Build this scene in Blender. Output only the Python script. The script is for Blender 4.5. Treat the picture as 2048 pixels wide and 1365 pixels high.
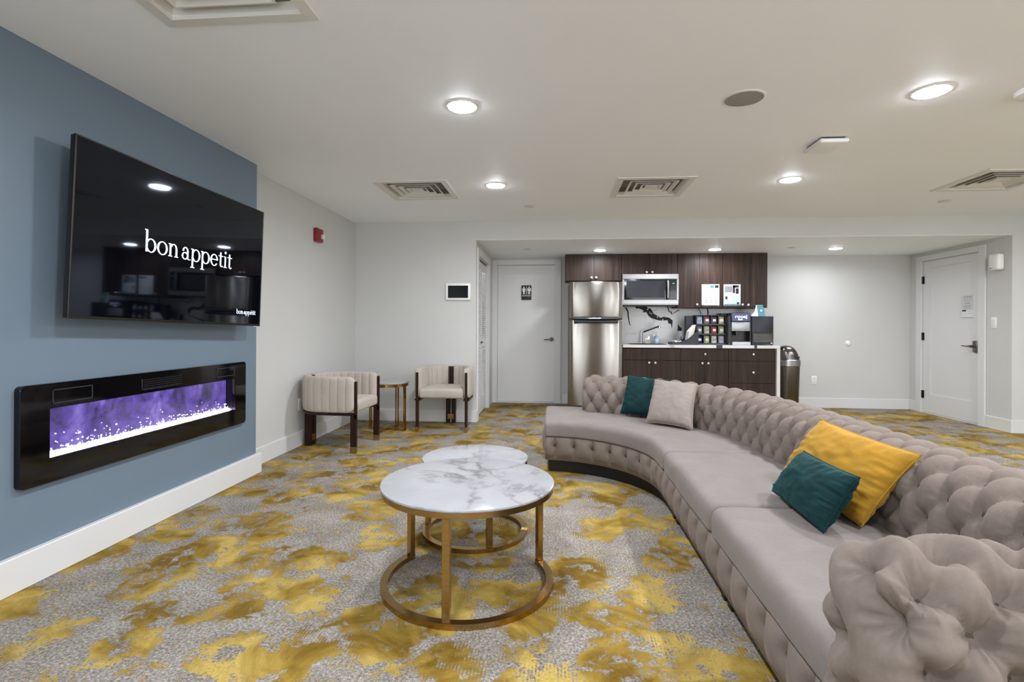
import bpy, bmesh, math, random
from mathutils import Vector, Matrix, noise

random.seed(7)
for _o in list(bpy.data.objects):
    bpy.data.objects.remove(_o, do_unlink=True)
SC = bpy.context.scene
COL = SC.collection
PI = math.pi

# ------------------------------------------------------------------ camera
CAM_H = 1.13
FPX = 1025.0                       # focal length in pixels of the 2048 frame
YAW = math.atan(87 / FPX)          # turned a little to the left of the back wall
ROLL = 0.0043
_f = Vector((-math.sin(YAW), math.cos(YAW), 0))
_r = Vector((math.cos(YAW), math.sin(YAW), 0))
_u = Vector((0, 0, 1))
_cr = _r * math.cos(ROLL) + _u * math.sin(ROLL)
_cu = _u * math.cos(ROLL) - _r * math.sin(ROLL)
cam = bpy.data.objects.new('camera', bpy.data.cameras.new('camera'))
COL.objects.link(cam)
cam.data.sensor_width = 36.0
cam.data.lens = FPX / 2048 * 36.0
cam.data.shift_y = -(682.5 - 653.1) / 2048
cam.data.clip_start = 0.02
cam.matrix_world = Matrix(((_cr.x, _cu.x, -_f.x, 0), (_cr.y, _cu.y, -_f.y, 0), (_cr.z, _cu.z, -_f.z, CAM_H), (0, 0, 0, 1)))
SC.camera = cam

# ------------------------------------------------------------------ world and exposure (the room's downlights, and fill daylight through openings added in the unseen rear wall)
world = bpy.data.worlds.new('world')
world.use_nodes = True
world.node_tree.nodes['Background'].inputs[0].default_value = (0.93, 0.96, 1.0, 1)
world.node_tree.nodes['Background'].inputs[1].default_value = 3.0
SC.world = world
SC.view_settings.view_transform = 'Standard'
SC.view_settings.look = 'None'
SC.view_settings.exposure = 0.6
SC.view_settings.gamma = 1.0
SC.view_settings.use_curve_mapping = False
LAMP = 170.0                       # radiance of a ceiling downlight lens
BEAM = 9.5                        # watts of each downlight's beam
LAMP_RGB = (0.90, 0.93, 1.0)

# ------------------------------------------------------------------ helpers
def lin(c):
    return tuple(((v / 255) / 12.92 if v / 255 <= 0.04045 else ((v / 255 + 0.055) / 1.055) ** 2.4) for v in c)

MATS = {}
class N:
    """small node-tree helper"""
    def __init__(s, name):
        s.m = bpy.data.materials.new(name)
        s.m.use_nodes = True
        s.t = s.m.node_tree
        s.b = s.t.nodes['Principled BSDF']
        MATS[name] = s.m
    def n(s, typ, **kw):
        nd = s.t.nodes.new('ShaderNode' + typ)
        for k, v in kw.items():
            setattr(nd, k, v)
        return nd
    def l(s, a, b):
        s.t.links.new(a, b)
    def coord(s, scale=(1, 1, 1), kind='Object'):
        tc = s.n('TexCoord'); mp = s.n('Mapping')
        mp.inputs['Scale'].default_value = scale
        s.l(tc.outputs[kind], mp.inputs['Vector'])
        return mp.outputs[0]
    def pos(s, scale=(1, 1, 1)):
        g = s.n('NewGeometry'); mp = s.n('Mapping')
        mp.inputs['Scale'].default_value = scale
        s.l(g.outputs['Position'], mp.inputs['Vector'])
        return mp.outputs[0]
    def noise(s, vec, scale, detail=4, rough=0.55, dist=0.0):
        nd = s.n('TexNoise')
        nd.inputs['Scale'].default_value = scale
        nd.inputs['Detail'].default_value = detail
        nd.inputs['Roughness'].default_value = rough
        nd.inputs['Distortion'].default_value = dist
        s.l(vec, nd.inputs['Vector'])
        return nd.outputs['Fac']
    def ramp(s, fac, stops, interp='LINEAR'):
        nd = s.n('ValToRGB')
        nd.color_ramp.interpolation = interp
        el = nd.color_ramp.elements
        while len(el) < len(stops):
            el.new(0.5)
        for e, (p, c) in zip(el, stops):
            e.position = p
            e.color = (*c, 1) if len(c) == 3 else c
        s.l(fac, nd.inputs[0])
        return nd.outputs[0]
    def mix(s, fac, a, b, mode='MIX'):
        nd = s.n('Mix', data_type='RGBA', blend_type=mode)
        for sock, v in ((nd.inputs[0], fac), (nd.inputs[6], a), (nd.inputs[7], b)):
            if hasattr(v, 'links'):
                s.l(v, sock)
            elif isinstance(v, (int, float)):
                sock.default_value = v
            else:
                sock.default_value = (*v, 1)
        return nd.outputs[2]
    def math(s, op, a, b=0.0, clamp=False):
        nd = s.n('Math', operation=op, use_clamp=clamp)
        for sock, v in ((nd.inputs[0], a), (nd.inputs[1], b)):
            if hasattr(v, 'links'):
                s.l(v, sock)
            else:
                sock.default_value = v
        return nd.outputs[0]
    def bump(s, h, strength=0.2, dist=0.01):
        nd = s.n('Bump')
        nd.inputs['Strength'].default_value = strength
        nd.inputs['Distance'].default_value = dist
        s.l(h, nd.inputs['Height'])
        s.l(nd.outputs[0], s.b.inputs['Normal'])

def simple(name, rgb, rough=0.5, metal=0.0, var=0.06, vscale=6.0, spec=0.5, sheen=0.0, emit=None, estr=0.0):
    k = N(name)
    c = lin(rgb)
    f = k.noise(k.coord(), vscale, 3)
    lo = tuple(v * (1 - var) for v in c); hi = tuple(min(1, v * (1 + var)) for v in c)
    k.l(k.ramp(f, [(0.3, lo), (0.7, hi)]), k.b.inputs['Base Color'])
    k.b.inputs['Roughness'].default_value = rough
    k.b.inputs['Metallic'].default_value = metal
    k.b.inputs['Specular IOR Level'].default_value = spec
    if sheen:
        k.b.inputs['Sheen Weight'].default_value = sheen
        k.b.inputs['Sheen Roughness'].default_value = 0.35
    if emit:
        k.b.inputs['Emission Color'].default_value = (*lin(emit), 1)
        k.b.inputs['Emission Strength'].default_value = estr
    return k.m

WM = {}                                       # world matrix of every thing root / part
def reg(o, M):
    WM[o.name] = M

class G:
    """collects geometry in world coordinates; build() links it as ONE mesh object"""
    def __init__(s):
        s.bm = bmesh.new()
    def box(s, x0, x1, y0, y1, z0, z1, r=0.0, seg=2):
        vs = [s.bm.verts.new((x, y, z)) for x in (x0, x1) for y in (y0, y1) for z in (z0, z1)]
        q = [(0, 1, 3, 2), (4, 6, 7, 5), (0, 4, 5, 1), (2, 3, 7, 6), (0, 2, 6, 4), (1, 5, 7, 3)]
        fs = [s.bm.faces.new([vs[i] for i in f]) for f in q]
        if r > 0:
            es = list({e for f in fs for e in f.edges})
            bmesh.ops.bevel(s.bm, geom=es, offset=r, segments=seg, profile=0.5, affect='EDGES', clamp_overlap=True)
        return s
    def obox(s, M, sx, sy, sz, r=0.0, seg=2):
        """box of full size sx,sy,sz centred on matrix M"""
        g = G(); g.box(-sx / 2, sx / 2, -sy / 2, sy / 2, -sz / 2, sz / 2, r, seg)
        s.add(g, M)
        return s
    def add(s, g, M=None):
        me = bpy.data.meshes.new('tmp'); g.bm.to_mesh(me)
        if M is not None:
            me.transform(M)
        s.bm.from_mesh(me); bpy.data.meshes.remove(me); g.bm.free()
        return s
    def grid(s, rows, close_u=False, close_v=False):
        """rows: list of lists of points"""
        V = [[s.bm.verts.new(p) for p in row] for row in rows]
        nu = len(V); nv = len(V[0])
        for i in range(nu if close_u else nu - 1):
            for j in range(nv if close_v else nv - 1):
                a, b = V[i], V[(i + 1) % nu]
                try:
                    s.bm.faces.new((a[j], a[(j + 1) % nv], b[(j + 1) % nv], b[j]))
                except ValueError:
                    pass
        return V
    def lathe(s, prof, c=(0, 0, 0), axis='Z', seg=24):
        rows = []
        for r, h in prof:
            ring = []
            for k in range(seg):
                a = 2 * PI * k / seg
                x, y = max(r, 1e-5) * math.cos(a), max(r, 1e-5) * math.sin(a)
                p = {'Z': (x, y, h), 'Y': (x, h, y), 'X': (h, x, y)}[axis]
                ring.append((c[0] + p[0], c[1] + p[1], c[2] + p[2]))
            rows.append(ring)
        V = s.grid(rows, close_v=True)
        return s
    def cyl(s, p0, p1, r0, r1=None, seg=16, caps=True):
        r1 = r0 if r1 is None else r1
        p0, p1 = Vector(p0), Vector(p1)
        d = (p1 - p0).normalized()
        a = d.orthogonal().normalized(); b = d.cross(a)
        rows = [[p + (a * math.cos(2 * PI * k / seg) + b * math.sin(2 * PI * k / seg)) * r for k in range(seg)] for p, r in ((p0, r0), (p1, r1))]
        V = s.grid(rows, close_v=True)
        if caps:
            s.bm.faces.new(V[0]); s.bm.faces.new(list(reversed(V[1])))
        return s
    def tube(s, pts, r, seg=8, closed=False):
        pts = [Vector(p) for p in pts]
        rows = []
        n = len(pts); up = None
        for i, p in enumerate(pts):
            d = (pts[min(i + 1, n - 1)] - pts[max(i - 1, 0)]).normalized()
            if up is None:
                up = d.orthogonal().normalized()
            a = (up - d * up.dot(d)).normalized(); up = a
            b = d.cross(a)
            rr = r[i] if isinstance(r, (list, tuple)) else r
            rows.append([p + (a * math.cos(2 * PI * k / seg) + b * math.sin(2 * PI * k / seg)) * rr for k in range(seg)])
        V = s.grid(rows, close_v=True)
        s.bm.faces.new(V[0]); s.bm.faces.new(list(reversed(V[-1])))
        return s
    def poly(s, pts, off):
        """extrude a planar polygon by vector off"""
        off = Vector(off)
        a = [s.bm.verts.new(p) for p in pts]; b = [s.bm.verts.new(Vector(p) + off) for p in pts]
        s.bm.faces.new(a); s.bm.faces.new(list(reversed(b)))
        n = len(a)
        for i in range(n):
            s.bm.faces.new((a[i], b[i], b[(i + 1) % n], a[(i + 1) % n]))
        return s
    def ring(s, c, ro, ri, z0, z1, seg=64):
        rows = []
        for r, z in ((ro, z0), (ro, z1), (ri, z1), (ri, z0)):
            rows.append([(c[0] + r * math.cos(2 * PI * k / seg), c[1] + r * math.sin(2 * PI * k / seg), z) for k in range(seg)])
        s.grid(rows, close_u=True, close_v=True)
        return s
    def build(s, name, mat, parent=None, origin=None, smooth=35, M=None):
        bmesh.ops.recalc_face_normals(s.bm, faces=s.bm.faces)
        me = bpy.data.meshes.new(name)
        s.bm.to_mesh(me); s.bm.free()
        if smooth:
            me.polygons.foreach_set('use_smooth', [True] * len(me.polygons))
            me.set_sharp_from_angle(angle=math.radians(smooth))
        me.materials.append(MATS[mat] if isinstance(mat, str) else mat)
        o = bpy.data.objects.new(name, me); COL.objects.link(o)
        if parent is not None:
            W = WM[parent.name]
            me.transform(W.inverted())
            o.parent = parent
            reg(o, W)
        else:
            if origin is None:
                n = len(me.vertices)
                xs = [v.co for v in me.vertices]
                origin = ((min(v.x for v in xs) + max(v.x for v in xs)) / 2, (min(v.y for v in xs) + max(v.y for v in xs)) / 2, min(v.z for v in xs))
            T = Matrix.Translation(origin)
            me.transform(T.inverted()); o.matrix_world = T
            reg(o, T)
        return o

def inst(src, name, parent, M):
    """another child sharing src's mesh (mesh authored round the origin), at world matrix M"""
    o = bpy.data.objects.new(name, src)
    COL.objects.link(o)
    o.parent = parent
    o.matrix_local = WM[parent.name].inverted() @ M
    reg(o, M)
    return o

def mesh_of(g, mat, smooth=35):
    bmesh.ops.recalc_face_normals(g.bm, faces=g.bm.faces)
    me = bpy.data.meshes.new('shared'); g.bm.to_mesh(me); g.bm.free()
    if smooth:
        me.polygons.foreach_set('use_smooth', [True] * len(me.polygons))
        me.set_sharp_from_angle(angle=math.radians(smooth))
    me.materials.append(MATS[mat])
    return me

def tag(o, label=None, cat=None, group=None, kind=None):
    if label: o['label'] = label
    if cat: o['category'] = cat
    if group: o['group'] = group
    if kind: o['kind'] = kind
    return o

def thing(name, loc, label, cat, group=None, M=None):
    o = bpy.data.objects.new(name, None)
    o.empty_display_size = 0.1
    COL.objects.link(o)
    M = Matrix.Translation(loc) if M is None else M
    o.matrix_world = M
    reg(o, M)
    return tag(o, label, cat, group)

def struct(o):
    o['kind'] = 'structure'
    return o

def T3(x, y, z, rx=0, ry=0, rz=0):
    return Matrix.Translation((x, y, z)) @ Matrix.Rotation(rz, 4, 'Z') @ Matrix.Rotation(ry, 4, 'Y') @ Matrix.Rotation(rx, 4, 'X')

def copy_tree(o, M):
    """copy of a thing with copies of its parts and sub-parts; M is the copy's place"""
    c = o.copy(); COL.objects.link(c); c.matrix_world = M
    for ch in list(o.children):
        d = ch.copy(); COL.objects.link(d); d.parent = c
        for gch in list(ch.children):
            e = gch.copy(); COL.objects.link(e); e.parent = d
    return c

def text_geo(body, size, M, depth=0.0006, width=None):
    """sans lettering from the built-in font, centred on M (x right, y up, z out)"""
    cu = bpy.data.curves.new('t', 'FONT')
    cu.body = body; cu.size = size; cu.align_x = 'CENTER'; cu.align_y = 'CENTER'; cu.extrude = depth
    ob = bpy.data.objects.new('t', cu); COL.objects.link(ob)
    dg = bpy.context.evaluated_depsgraph_get()
    me = bpy.data.meshes.new_from_object(ob.evaluated_get(dg))
    bpy.data.objects.remove(ob, do_unlink=True); bpy.data.curves.remove(cu)
    if width and len(me.vertices):
        w = max(v.co.x for v in me.vertices) - min(v.co.x for v in me.vertices)
        me.transform(Matrix.Diagonal((width / w, 1, 1, 1)))
    me.transform(M)
    g = G(); g.bm.from_mesh(me); bpy.data.meshes.remove(me)
    return g

def plane_cells(u0, u1, v0, v1, holes):
    us = sorted({u0, u1} | {h for a in holes for h in a[:2] if u0 < h < u1})
    vs = sorted({v0, v1} | {h for a in holes for h in a[2:] if v0 < h < v1})
    for i in range(len(us) - 1):
        for j in range(len(vs) - 1):
            cu_, cv_ = (us[i] + us[i + 1]) / 2, (vs[j] + vs[j + 1]) / 2
            if any(h[0] < cu_ < h[1] and h[2] < cv_ < h[3] for h in holes):
                continue
            yield us[i], us[i + 1], vs[j], vs[j + 1]

# frames for flat things: FY = on a wall facing the camera (-Y), FX = on a wall at right facing -X, FL = on the left wall facing +X
def FY(x, y, z):
    return Matrix(((1, 0, 0, x), (0, 0, -1, y), (0, 1, 0, z), (0, 0, 0, 1)))
def FXn(x, y, z):
    return Matrix(((0, 0, -1, x), (-1, 0, 0, y), (0, 1, 0, z), (0, 0, 0, 1)))
def FXp(x, y, z):
    return Matrix(((0, 0, 1, x), (1, 0, 0, y), (0, 1, 0, z), (0, 0, 0, 1)))

# ------------------------------------------------------------------ materials
def paint(name, rgb, rough=0.6, var=0.02, bump=0.05, spec=0.3):
    k = N(name); c = lin(rgb)
    p = k.pos()
    f = k.noise(p, 1.3, 3)
    k.l(k.ramp(f, [(0.3, tuple(v * (1 - var) for v in c)), (0.7, tuple(min(1, v * (1 + var)) for v in c))]), k.b.inputs['Base Color'])
    k.b.inputs['Roughness'].default_value = rough
    k.b.inputs['Specular IOR Level'].default_value = spec
    k.bump(k.noise(p, 260, 2), bump, 0.002)
paint('wall_paint', (199, 199, 196), 0.6)
paint('ceiling_paint', (246, 249, 252), 0.5, bump=0.03)
paint('slate_blue_paint', (108, 124, 138), 0.42, spec=0.4)
paint('trim_paint', (212, 212, 211), 0.35, var=0.01, bump=0.01, spec=0.45)
simple('white_plastic', (233, 233, 231), 0.4, var=0.01)
simple('white_metal', (222, 220, 214), 0.45, var=0.01)
simple('duct_grey', (140, 138, 132), 0.7, var=0.2)
simple('duct_dark', (30, 29, 26), 0.8, var=0.3)
simple('speaker_mesh', (150, 148, 144), 0.8, var=0.05, vscale=200)
simple('black_plastic', (20, 21, 25), 0.35, var=0.15)
simple('black_gloss', (6, 6, 8), 0.06, var=0.1, spec=0.5)
simple('tv_glass', (4, 5, 9), 0.035, var=0.1, spec=0.5)
MATS['tv_glass'].node_tree.nodes['Principled BSDF'].inputs['Specular Tint'].default_value = (0.62, 0.74, 1.0, 1)
simple('charcoal', (44, 46, 54), 0.5, var=0.1)
simple('navy_black', (22, 27, 40), 0.4, var=0.1)
simple('chrome', (190, 190, 190), 0.12, 1.0, var=0.03)
simple('satin_nickel', (128, 124, 118), 0.28, 1.0, var=0.05)
simple('dark_nickel', (70, 68, 64), 0.3, 1.0, var=0.08)
simple('red_plastic', (126, 24, 26), 0.4, var=0.05)
simple('clear_lens', (220, 220, 220), 0.1, var=0.02)
simple('glass_pot', (186, 190, 192), 0.12, var=0.03)
simple('soap_blue', (150, 180, 214), 0.15, var=0.05)
simple('knob_crystal', (226, 216, 206), 0.12, 0.6, var=0.1, vscale=120)
simple('paper', (214, 215, 217), 0.8, var=0.02)
simple('paper_blue', (196, 214, 226), 0.8, var=0.03)
simple('ink_dark', (38, 40, 46), 0.8, var=0.1)
simple('ink_grey', (140, 142, 146), 0.8, var=0.1)
simple('ink_teal', (84, 140, 152), 0.8, var=0.1)
simple('ink_pink', (206, 150, 140), 0.8, var=0.1)
simple('notice_grey', (196, 197, 199), 0.8, var=0.03)
simple('black_wood_base', (14, 12, 11), 0.5, var=0.2)
simple('black_cable', (8, 8, 8), 0.5, var=0.1)
simple('screen_blue', (20, 30, 70), 0.15, var=0.1, emit=(20, 36, 92), estr=0.5)
simple('screen_text', (230, 236, 250), 0.3, var=0.01, emit=(226, 234, 255), estr=1.6)
simple('clock_glow', (120, 220, 230), 0.3, var=0.01, emit=(120, 225, 235), estr=1.2)
simple('tv_text', (225, 236, 248), 0.3, var=0.01, emit=(206, 226, 246), estr=1.0)
simple('silver_plastic', (176, 178, 180), 0.35, 0.5, var=0.03)
simple('stone_black', (8, 8, 9), 0.6, var=0.3, vscale=30)
simple('sachet_white', (232, 230, 224), 0.6, var=0.05)
for nm, c in (('pk_blue', (176, 196, 216)), ('pk_rose', (150, 104, 102)), ('pk_char', (86, 84, 92)), ('pk_sand', (192, 182, 148)), ('pk_slate', (124, 124, 134)), ('pk_cream', (206, 202, 186)), ('pk_red', (164, 70, 76)), ('pk_olive', (172, 178, 134)), ('pk_navy', (34, 44, 82)), ('pk_green', (170, 182, 118)), ('pk_pale', (204, 206, 200)), ('pk_lilac', (182, 184, 202))):
    simple(nm, c, 0.4, var=0.12, vscale=30)

def lamp_mat(name, rgb, strength):
    k = N(name)
    k.b.inputs['Base Color'].default_value = (0.9, 0.9, 0.9, 1)
    f = k.noise(k.coord(), 3, 1)
    k.l(k.ramp(f, [(0, tuple(0.99 * v for v in lin(rgb))), (1, lin(rgb))]), k.b.inputs['Emission Color'])
    k.b.inputs['Emission Strength'].default_value = strength
lamp_mat('lamp_lens', (243, 247, 255), LAMP)
lamp_mat('lamp_lens_low', (243, 247, 255), LAMP * 0.45)
lamp_mat('led_white', (225, 215, 255), 9.0)

# velvet
def velvet(name, rgb, rough=0.75, var=0.22, sheen=0.5, tint=None, vs=7.0):
    k = N(name); c = lin(rgb); p = k.pos()
    f = k.math('ADD', k.math('MULTIPLY', k.noise(p, vs, 5, 0.6, 0.6), 0.7), k.math('MULTIPLY', k.noise(p, 90, 3), 0.3))
    k.l(k.ramp(f, [(0.32, tuple(v * (1 - var) for v in c)), (0.68, tuple(min(1, v * (1 + var)) for v in c))]), k.b.inputs['Base Color'])
    k.b.inputs['Roughness'].default_value = rough
    k.b.inputs['Specular IOR Level'].default_value = 0.2
    k.b.inputs['Sheen Weight'].default_value = sheen
    k.b.inputs['Sheen Roughness'].default_value = 0.4
    t = tint or tuple(min(255, v * 1.25) for v in rgb)
    k.b.inputs['Sheen Tint'].default_value = (*lin(t), 1)
    k.bump(k.noise(p, 420, 2), 0.12, 0.002)
velvet('taupe_velvet', (118, 107, 99), var=0.15, sheen=0.35)
velvet('taupe_velvet_flat', (126, 119, 115), var=0.1, sheen=0.3)
velvet('chair_velvet', (176, 168, 158), var=0.08, sheen=0.3)
velvet('grey_velvet', (140, 130, 122), var=0.12, sheen=0.5)
velvet('teal_velvet', (7, 46, 48), var=0.4, sheen=0.4, tint=(44, 120, 118), vs=9)
velvet('mustard_velvet', (166, 124, 36), var=0.14, sheen=0.35, tint=(255, 220, 140))
velvet('button_velvet', (78, 69, 63), var=0.1, sheen=0.2)

# brushed brass / steel
def brushed(name, rgb, rough, scale, var=0.15, aniso=0.0, rot=0.0):
    k = N(name); c = lin(rgb)
    f = k.noise(k.coord(scale), 1.0, 4)
    k.l(k.ramp(f, [(0.3, tuple(v * (1 - var) for v in c)), (0.7, tuple(min(1, v * (1 + var)) for v in c))]), k.b.inputs['Base Color'])
    k.b.inputs['Metallic'].default_value = 1.0
    k.b.inputs['Roughness'].default_value = rough
    if aniso:
        k.b.inputs['Anisotropic'].default_value = aniso
        k.b.inputs['Anisotropic Rotation'].default_value = rot
        tg = k.n('Tangent', direction_type='RADIAL', axis='Z')
        k.l(tg.outputs[0], k.b.inputs['Tangent'])
brushed('brass', (178, 148, 98), 0.22, (6, 6, 300))
brushed('brass_polished', (196, 156, 88), 0.16, (4, 4, 4))
brushed('stainless', (160, 156, 150), 0.25, (2, 2, 260), 0.04, 1.0, 0.25)
brushed('stainless_plain', (150, 150, 150), 0.25, (2, 2, 200), 0.05)
brushed('bin_steel', (104, 99, 90), 0.3, (3, 3, 120), 0.06)
brushed('bin_lid', (104, 102, 98), 0.25, (3, 3, 30), 0.06)

# dark wood laminate
def wood(name, a, b, rough=0.45, sc=(26, 26, 1.3)):
    k = N(name); p = k.pos(sc)
    f = k.math('ADD', k.math('MULTIPLY', k.noise(p, 1.0, 6, 0.62, 0.3), 0.75), k.math('MULTIPLY', k.noise(k.pos((3, 3, 0.6)), 1.0, 3), 0.25))
    k.l(k.ramp(f, [(0.30, lin(a)), (0.52, lin(tuple((x + y) / 2 for x, y in zip(a, b)))), (0.72, lin(b))]), k.b.inputs['Base Color'])
    k.b.inputs['Roughness'].default_value = rough
    k.b.inputs['Specular IOR Level'].default_value = 0.22
    k.bump(f, 0.06, 0.003)
wood('wenge_laminate', (30, 21, 17), (82, 64, 55))
wood('walnut_dark', (28, 14, 9), (54, 29, 19), 0.35)

# marble
def marble(name, base, vein, scale=1.5, rough=0.12, thr=0.03):
    k = N(name); p = k.pos()
    w = k.noise(p, scale, 6, 0.55, 0.35)
    d = k.math('ABSOLUTE', k.math('SUBTRACT', w, 0.5))
    m1 = k.ramp(d, [(0.0, (1, 1, 1)), (thr, (0.25, 0.25, 0.25)), (thr * 3, (0, 0, 0))])
    gate = k.ramp(k.noise(p, scale * 1.6, 3), [(0.42, (0, 0, 0)), (0.62, (1, 1, 1))])
    m = k.math('MULTIPLY', m1, gate)
    cloud = k.ramp(k.noise(p, scale * 2.2, 5), [(0.35, lin(base)), (0.75, tuple(v * 0.84 for v in lin(base)))])
    k.l(k.mix(m, cloud, lin(vein)), k.b.inputs['Base Color'])
    k.b.inputs['Roughness'].default_value = rough
marble('table_marble', (162, 162, 166), (104, 103, 104), 2.1, 0.1, 0.016)
marble('counter_marble', (232, 230, 226), (160, 158, 156), 1.3, 0.15, 0.012)
marble('splash_marble', (230, 229, 228), (170, 168, 168), 1.0, 0.2, 0.01)

# carpet
k = N('carpet'); p = k.pos()
warp = k.n('TexNoise'); warp.inputs['Scale'].default_value = 4.5; warp.inputs['Detail'].default_value = 6; warp.inputs['Roughness'].default_value = 0.6
k.l(p, warp.inputs['Vector'])
va = k.n('VectorMath', operation='MULTIPLY_ADD')
k.l(warp.outputs['Color'], va.inputs[0]); va.inputs[1].default_value = (0.26, 0.30, 0); k.l(p, va.inputs[2])
vor = k.n('TexVoronoi', feature='F1'); vor.inputs['Scale'].default_value = 4.3
k.l(va.outputs[0], vor.inputs['Vector'])
ring = k.ramp(vor.outputs['Distance'], [(0.10, (0.12, 0.12, 0.12)), (0.24, (0.85, 0.85, 0.85)), (0.44, (0.8, 0.8, 0.8)), (0.62, (0.15, 0.15, 0.15))])
big = k.noise(p, 1.9, 3, 0.5, 0.5)
fine = k.noise(p, 19, 7, 0.7, 0.5)
lines = k.n('TexWave', wave_type='BANDS', bands_direction='X'); lines.inputs['Scale'].default_value = 26.0; lines.inputs['Distortion'].default_value = 0.6; lines.inputs['Detail'].default_value = 2
k.l(p, lines.inputs['Vector'])
gate = k.ramp(k.noise(p, 2.3, 2), [(0.5, (0, 0, 0)), (0.6, (1, 1, 1))])
pile = k.noise(p, 300, 3, 0.7)
speck = k.noise(p, 95, 4, 0.7)
s1 = k.math('ADD', k.math('MULTIPLY', ring, 0.36), k.math('MULTIPLY', big, 0.62))
s1 = k.math('ADD', s1, k.math('MULTIPLY', k.math('SUBTRACT', fine, 0.5), 1.15))
s1 = k.math('ADD', s1, k.math('MULTIPLY', k.math('SUBTRACT', speck, 0.5), 0.42))
s1 = k.math('ADD', s1, k.math('MULTIPLY', k.math('MULTIPLY', k.math('SUBTRACT', lines.outputs['Fac'], 0.5), gate), 0.22))
mask = k.ramp(s1, [(0.445, (0, 0, 0)), (0.545, (1, 1, 1))])
tone = k.math('ADD', k.math('MULTIPLY', k.noise(p, 3.4, 5, 0.6, 0.6), 0.85), k.math('MULTIPLY', speck, 0.15))
gold = k.ramp(tone, [(0.40, lin((180, 156, 86))), (0.5, lin((148, 122, 53))), (0.60, lin((112, 88, 31)))])
gsum = k.math('ADD', k.math('MULTIPLY', speck, 0.5), k.math('ADD', k.math('MULTIPLY', pile, 0.3), k.math('MULTIPLY', k.noise(p, 5, 3), 0.2)))
grey = k.ramp(gsum, [(0.36, lin((79, 75, 70))), (0.5, lin((138, 132, 124))), (0.64, lin((182, 177, 170)))])
col = k.mix(mask, grey, gold)
col = k.mix(0.75, col, k.ramp(k.math('ADD', k.math('MULTIPLY', pile, 0.5), k.math('MULTIPLY', speck, 0.5)), [(0.34, (0.5, 0.48, 0.46)), (0.66, (1.45, 1.45, 1.45))]), 'MULTIPLY')
k.l(col, k.b.inputs['Base Color'])
k.b.inputs['Roughness'].default_value = 0.95
k.b.inputs['Specular IOR Level'].default_value = 0.1
k.bump(k.math('ADD', pile, k.math('MULTIPLY', mask, 0.4)), 0.5, 0.006)

# fire glow panel (it gives off light)
k = N('fire_glow'); p = k.pos((1, 1, 1))
f = k.math('ADD', k.math('MULTIPLY', k.noise(p, 4.0, 6, 0.6, 1.5), 0.8), k.math('MULTIPLY', k.noise(p, 30, 4), 0.2))
k.l(k.ramp(f, [(0.34, lin((46, 36, 70))), (0.5, lin((98, 76, 168))), (0.66, lin((150, 128, 214)))]), k.b.inputs['Emission Color'])
k.b.inputs['Emission Strength'].default_value = 0.75
k.b.inputs['Base Color'].default_value = (0.02, 0.02, 0.03, 1)
k.b.inputs['Roughness'].default_value = 0.5
# crystals; the light from below is put in as their own emission
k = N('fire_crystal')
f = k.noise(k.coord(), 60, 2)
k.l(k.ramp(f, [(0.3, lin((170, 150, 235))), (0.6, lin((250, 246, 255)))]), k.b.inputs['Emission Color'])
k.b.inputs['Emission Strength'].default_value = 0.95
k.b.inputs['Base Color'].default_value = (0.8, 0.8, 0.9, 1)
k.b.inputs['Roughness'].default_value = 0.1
# clear glass pane
k = N('pane_glass')
f = k.noise(k.coord(), 2, 1)
k.l(k.ramp(f, [(0, (0.93, 0.93, 0.94)), (1, (0.95, 0.95, 0.96))]), k.b.inputs['Base Color'])
k.b.inputs['Transmission Weight'].default_value = 1.0
k.b.inputs['Roughness'].default_value = 0.0
k.b.inputs['IOR'].default_value = 1.45

# ------------------------------------------------------------------ the room shell
XL, XA, YA, YB, YK, XR, XC, H, HS = -2.39, -2.28, 3.74, 5.957, 7.55, 4.90, -0.93, 2.357, 2.145
YREAR, XFAR = -2.3, 6.9
VENTS = [(-1.24, 4.545), (0.825, 4.585), (3.645, 4.56), (-1.262, 1.655)]
VH = 0.262

g = G(); g.box(-2.7, XFAR + 0.2, YREAR - 0.2, YK + 0.3, -0.12, 0.0)
struct(g.build('floor', 'carpet', smooth=0))
g = G()
for a, b, c, d in plane_cells(-2.7, XFAR + 0.2, YREAR - 0.2, YB + 0.01, [(x - VH, x + VH, y - VH, y + VH) for x, y in VENTS]):
    g.box(a, b, c, d, H, H + 0.04)
struct(g.build('ceiling', 'ceiling_paint', smooth=0))
g = G(); g.box(-2.7, XFAR + 0.2, YREAR - 0.2, YB + 0.01, H + 0.35, H + 0.4)
struct(g.build('ceiling_upper', 'ceiling_paint', smooth=0))
# dropped ceiling over the kitchen, with its front face
g = G(); g.box(XC, XR, YB, YK + 0.15, HS, H + 0.04)
so = struct(g.build('ceiling_soffit', 'wall_paint', smooth=0))
g = G(); g.box(XC, XR, YB + 0.002, YK, HS - 0.004, HS)
g.build('soffit_underside', 'ceiling_paint', so, smooth=0)

g = G(); g.box(XL - 0.15, XL, YA, YB + 0.1, 0, H)
struct(g.build('wall_left', 'wall_paint', smooth=0))
# blue accent wall with the niche of the fireplace
FY0, FY1, FZ0, FZ1 = 2.075, 3.475, 0.505, 0.79
g = G()
for a, b, c, d in plane_cells(YREAR - 0.1, YA, 0, H, [(FY0, FY1, FZ0, FZ1)]):
    g.box(XA - 0.03, XA, a, b, c, d)
g.box(XA - 0.32, XA - 0.27, YREAR - 0.1, YA, 0, H)
struct(g.build('wall_accent', 'slate_blue_paint', smooth=0))
g = G(); g.box(XA - 0.3, XA - 0.002, YA - 0.012, YA, 0, H)
struct(g.build('wall_accent_return', 'wall_paint', smooth=0))
g = G(); g.box(XL - 0.1, XC, YB, YB + 0.15, 0, H)
struct(g.build('wall_back_left', 'wall_paint', smooth=0))
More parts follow.
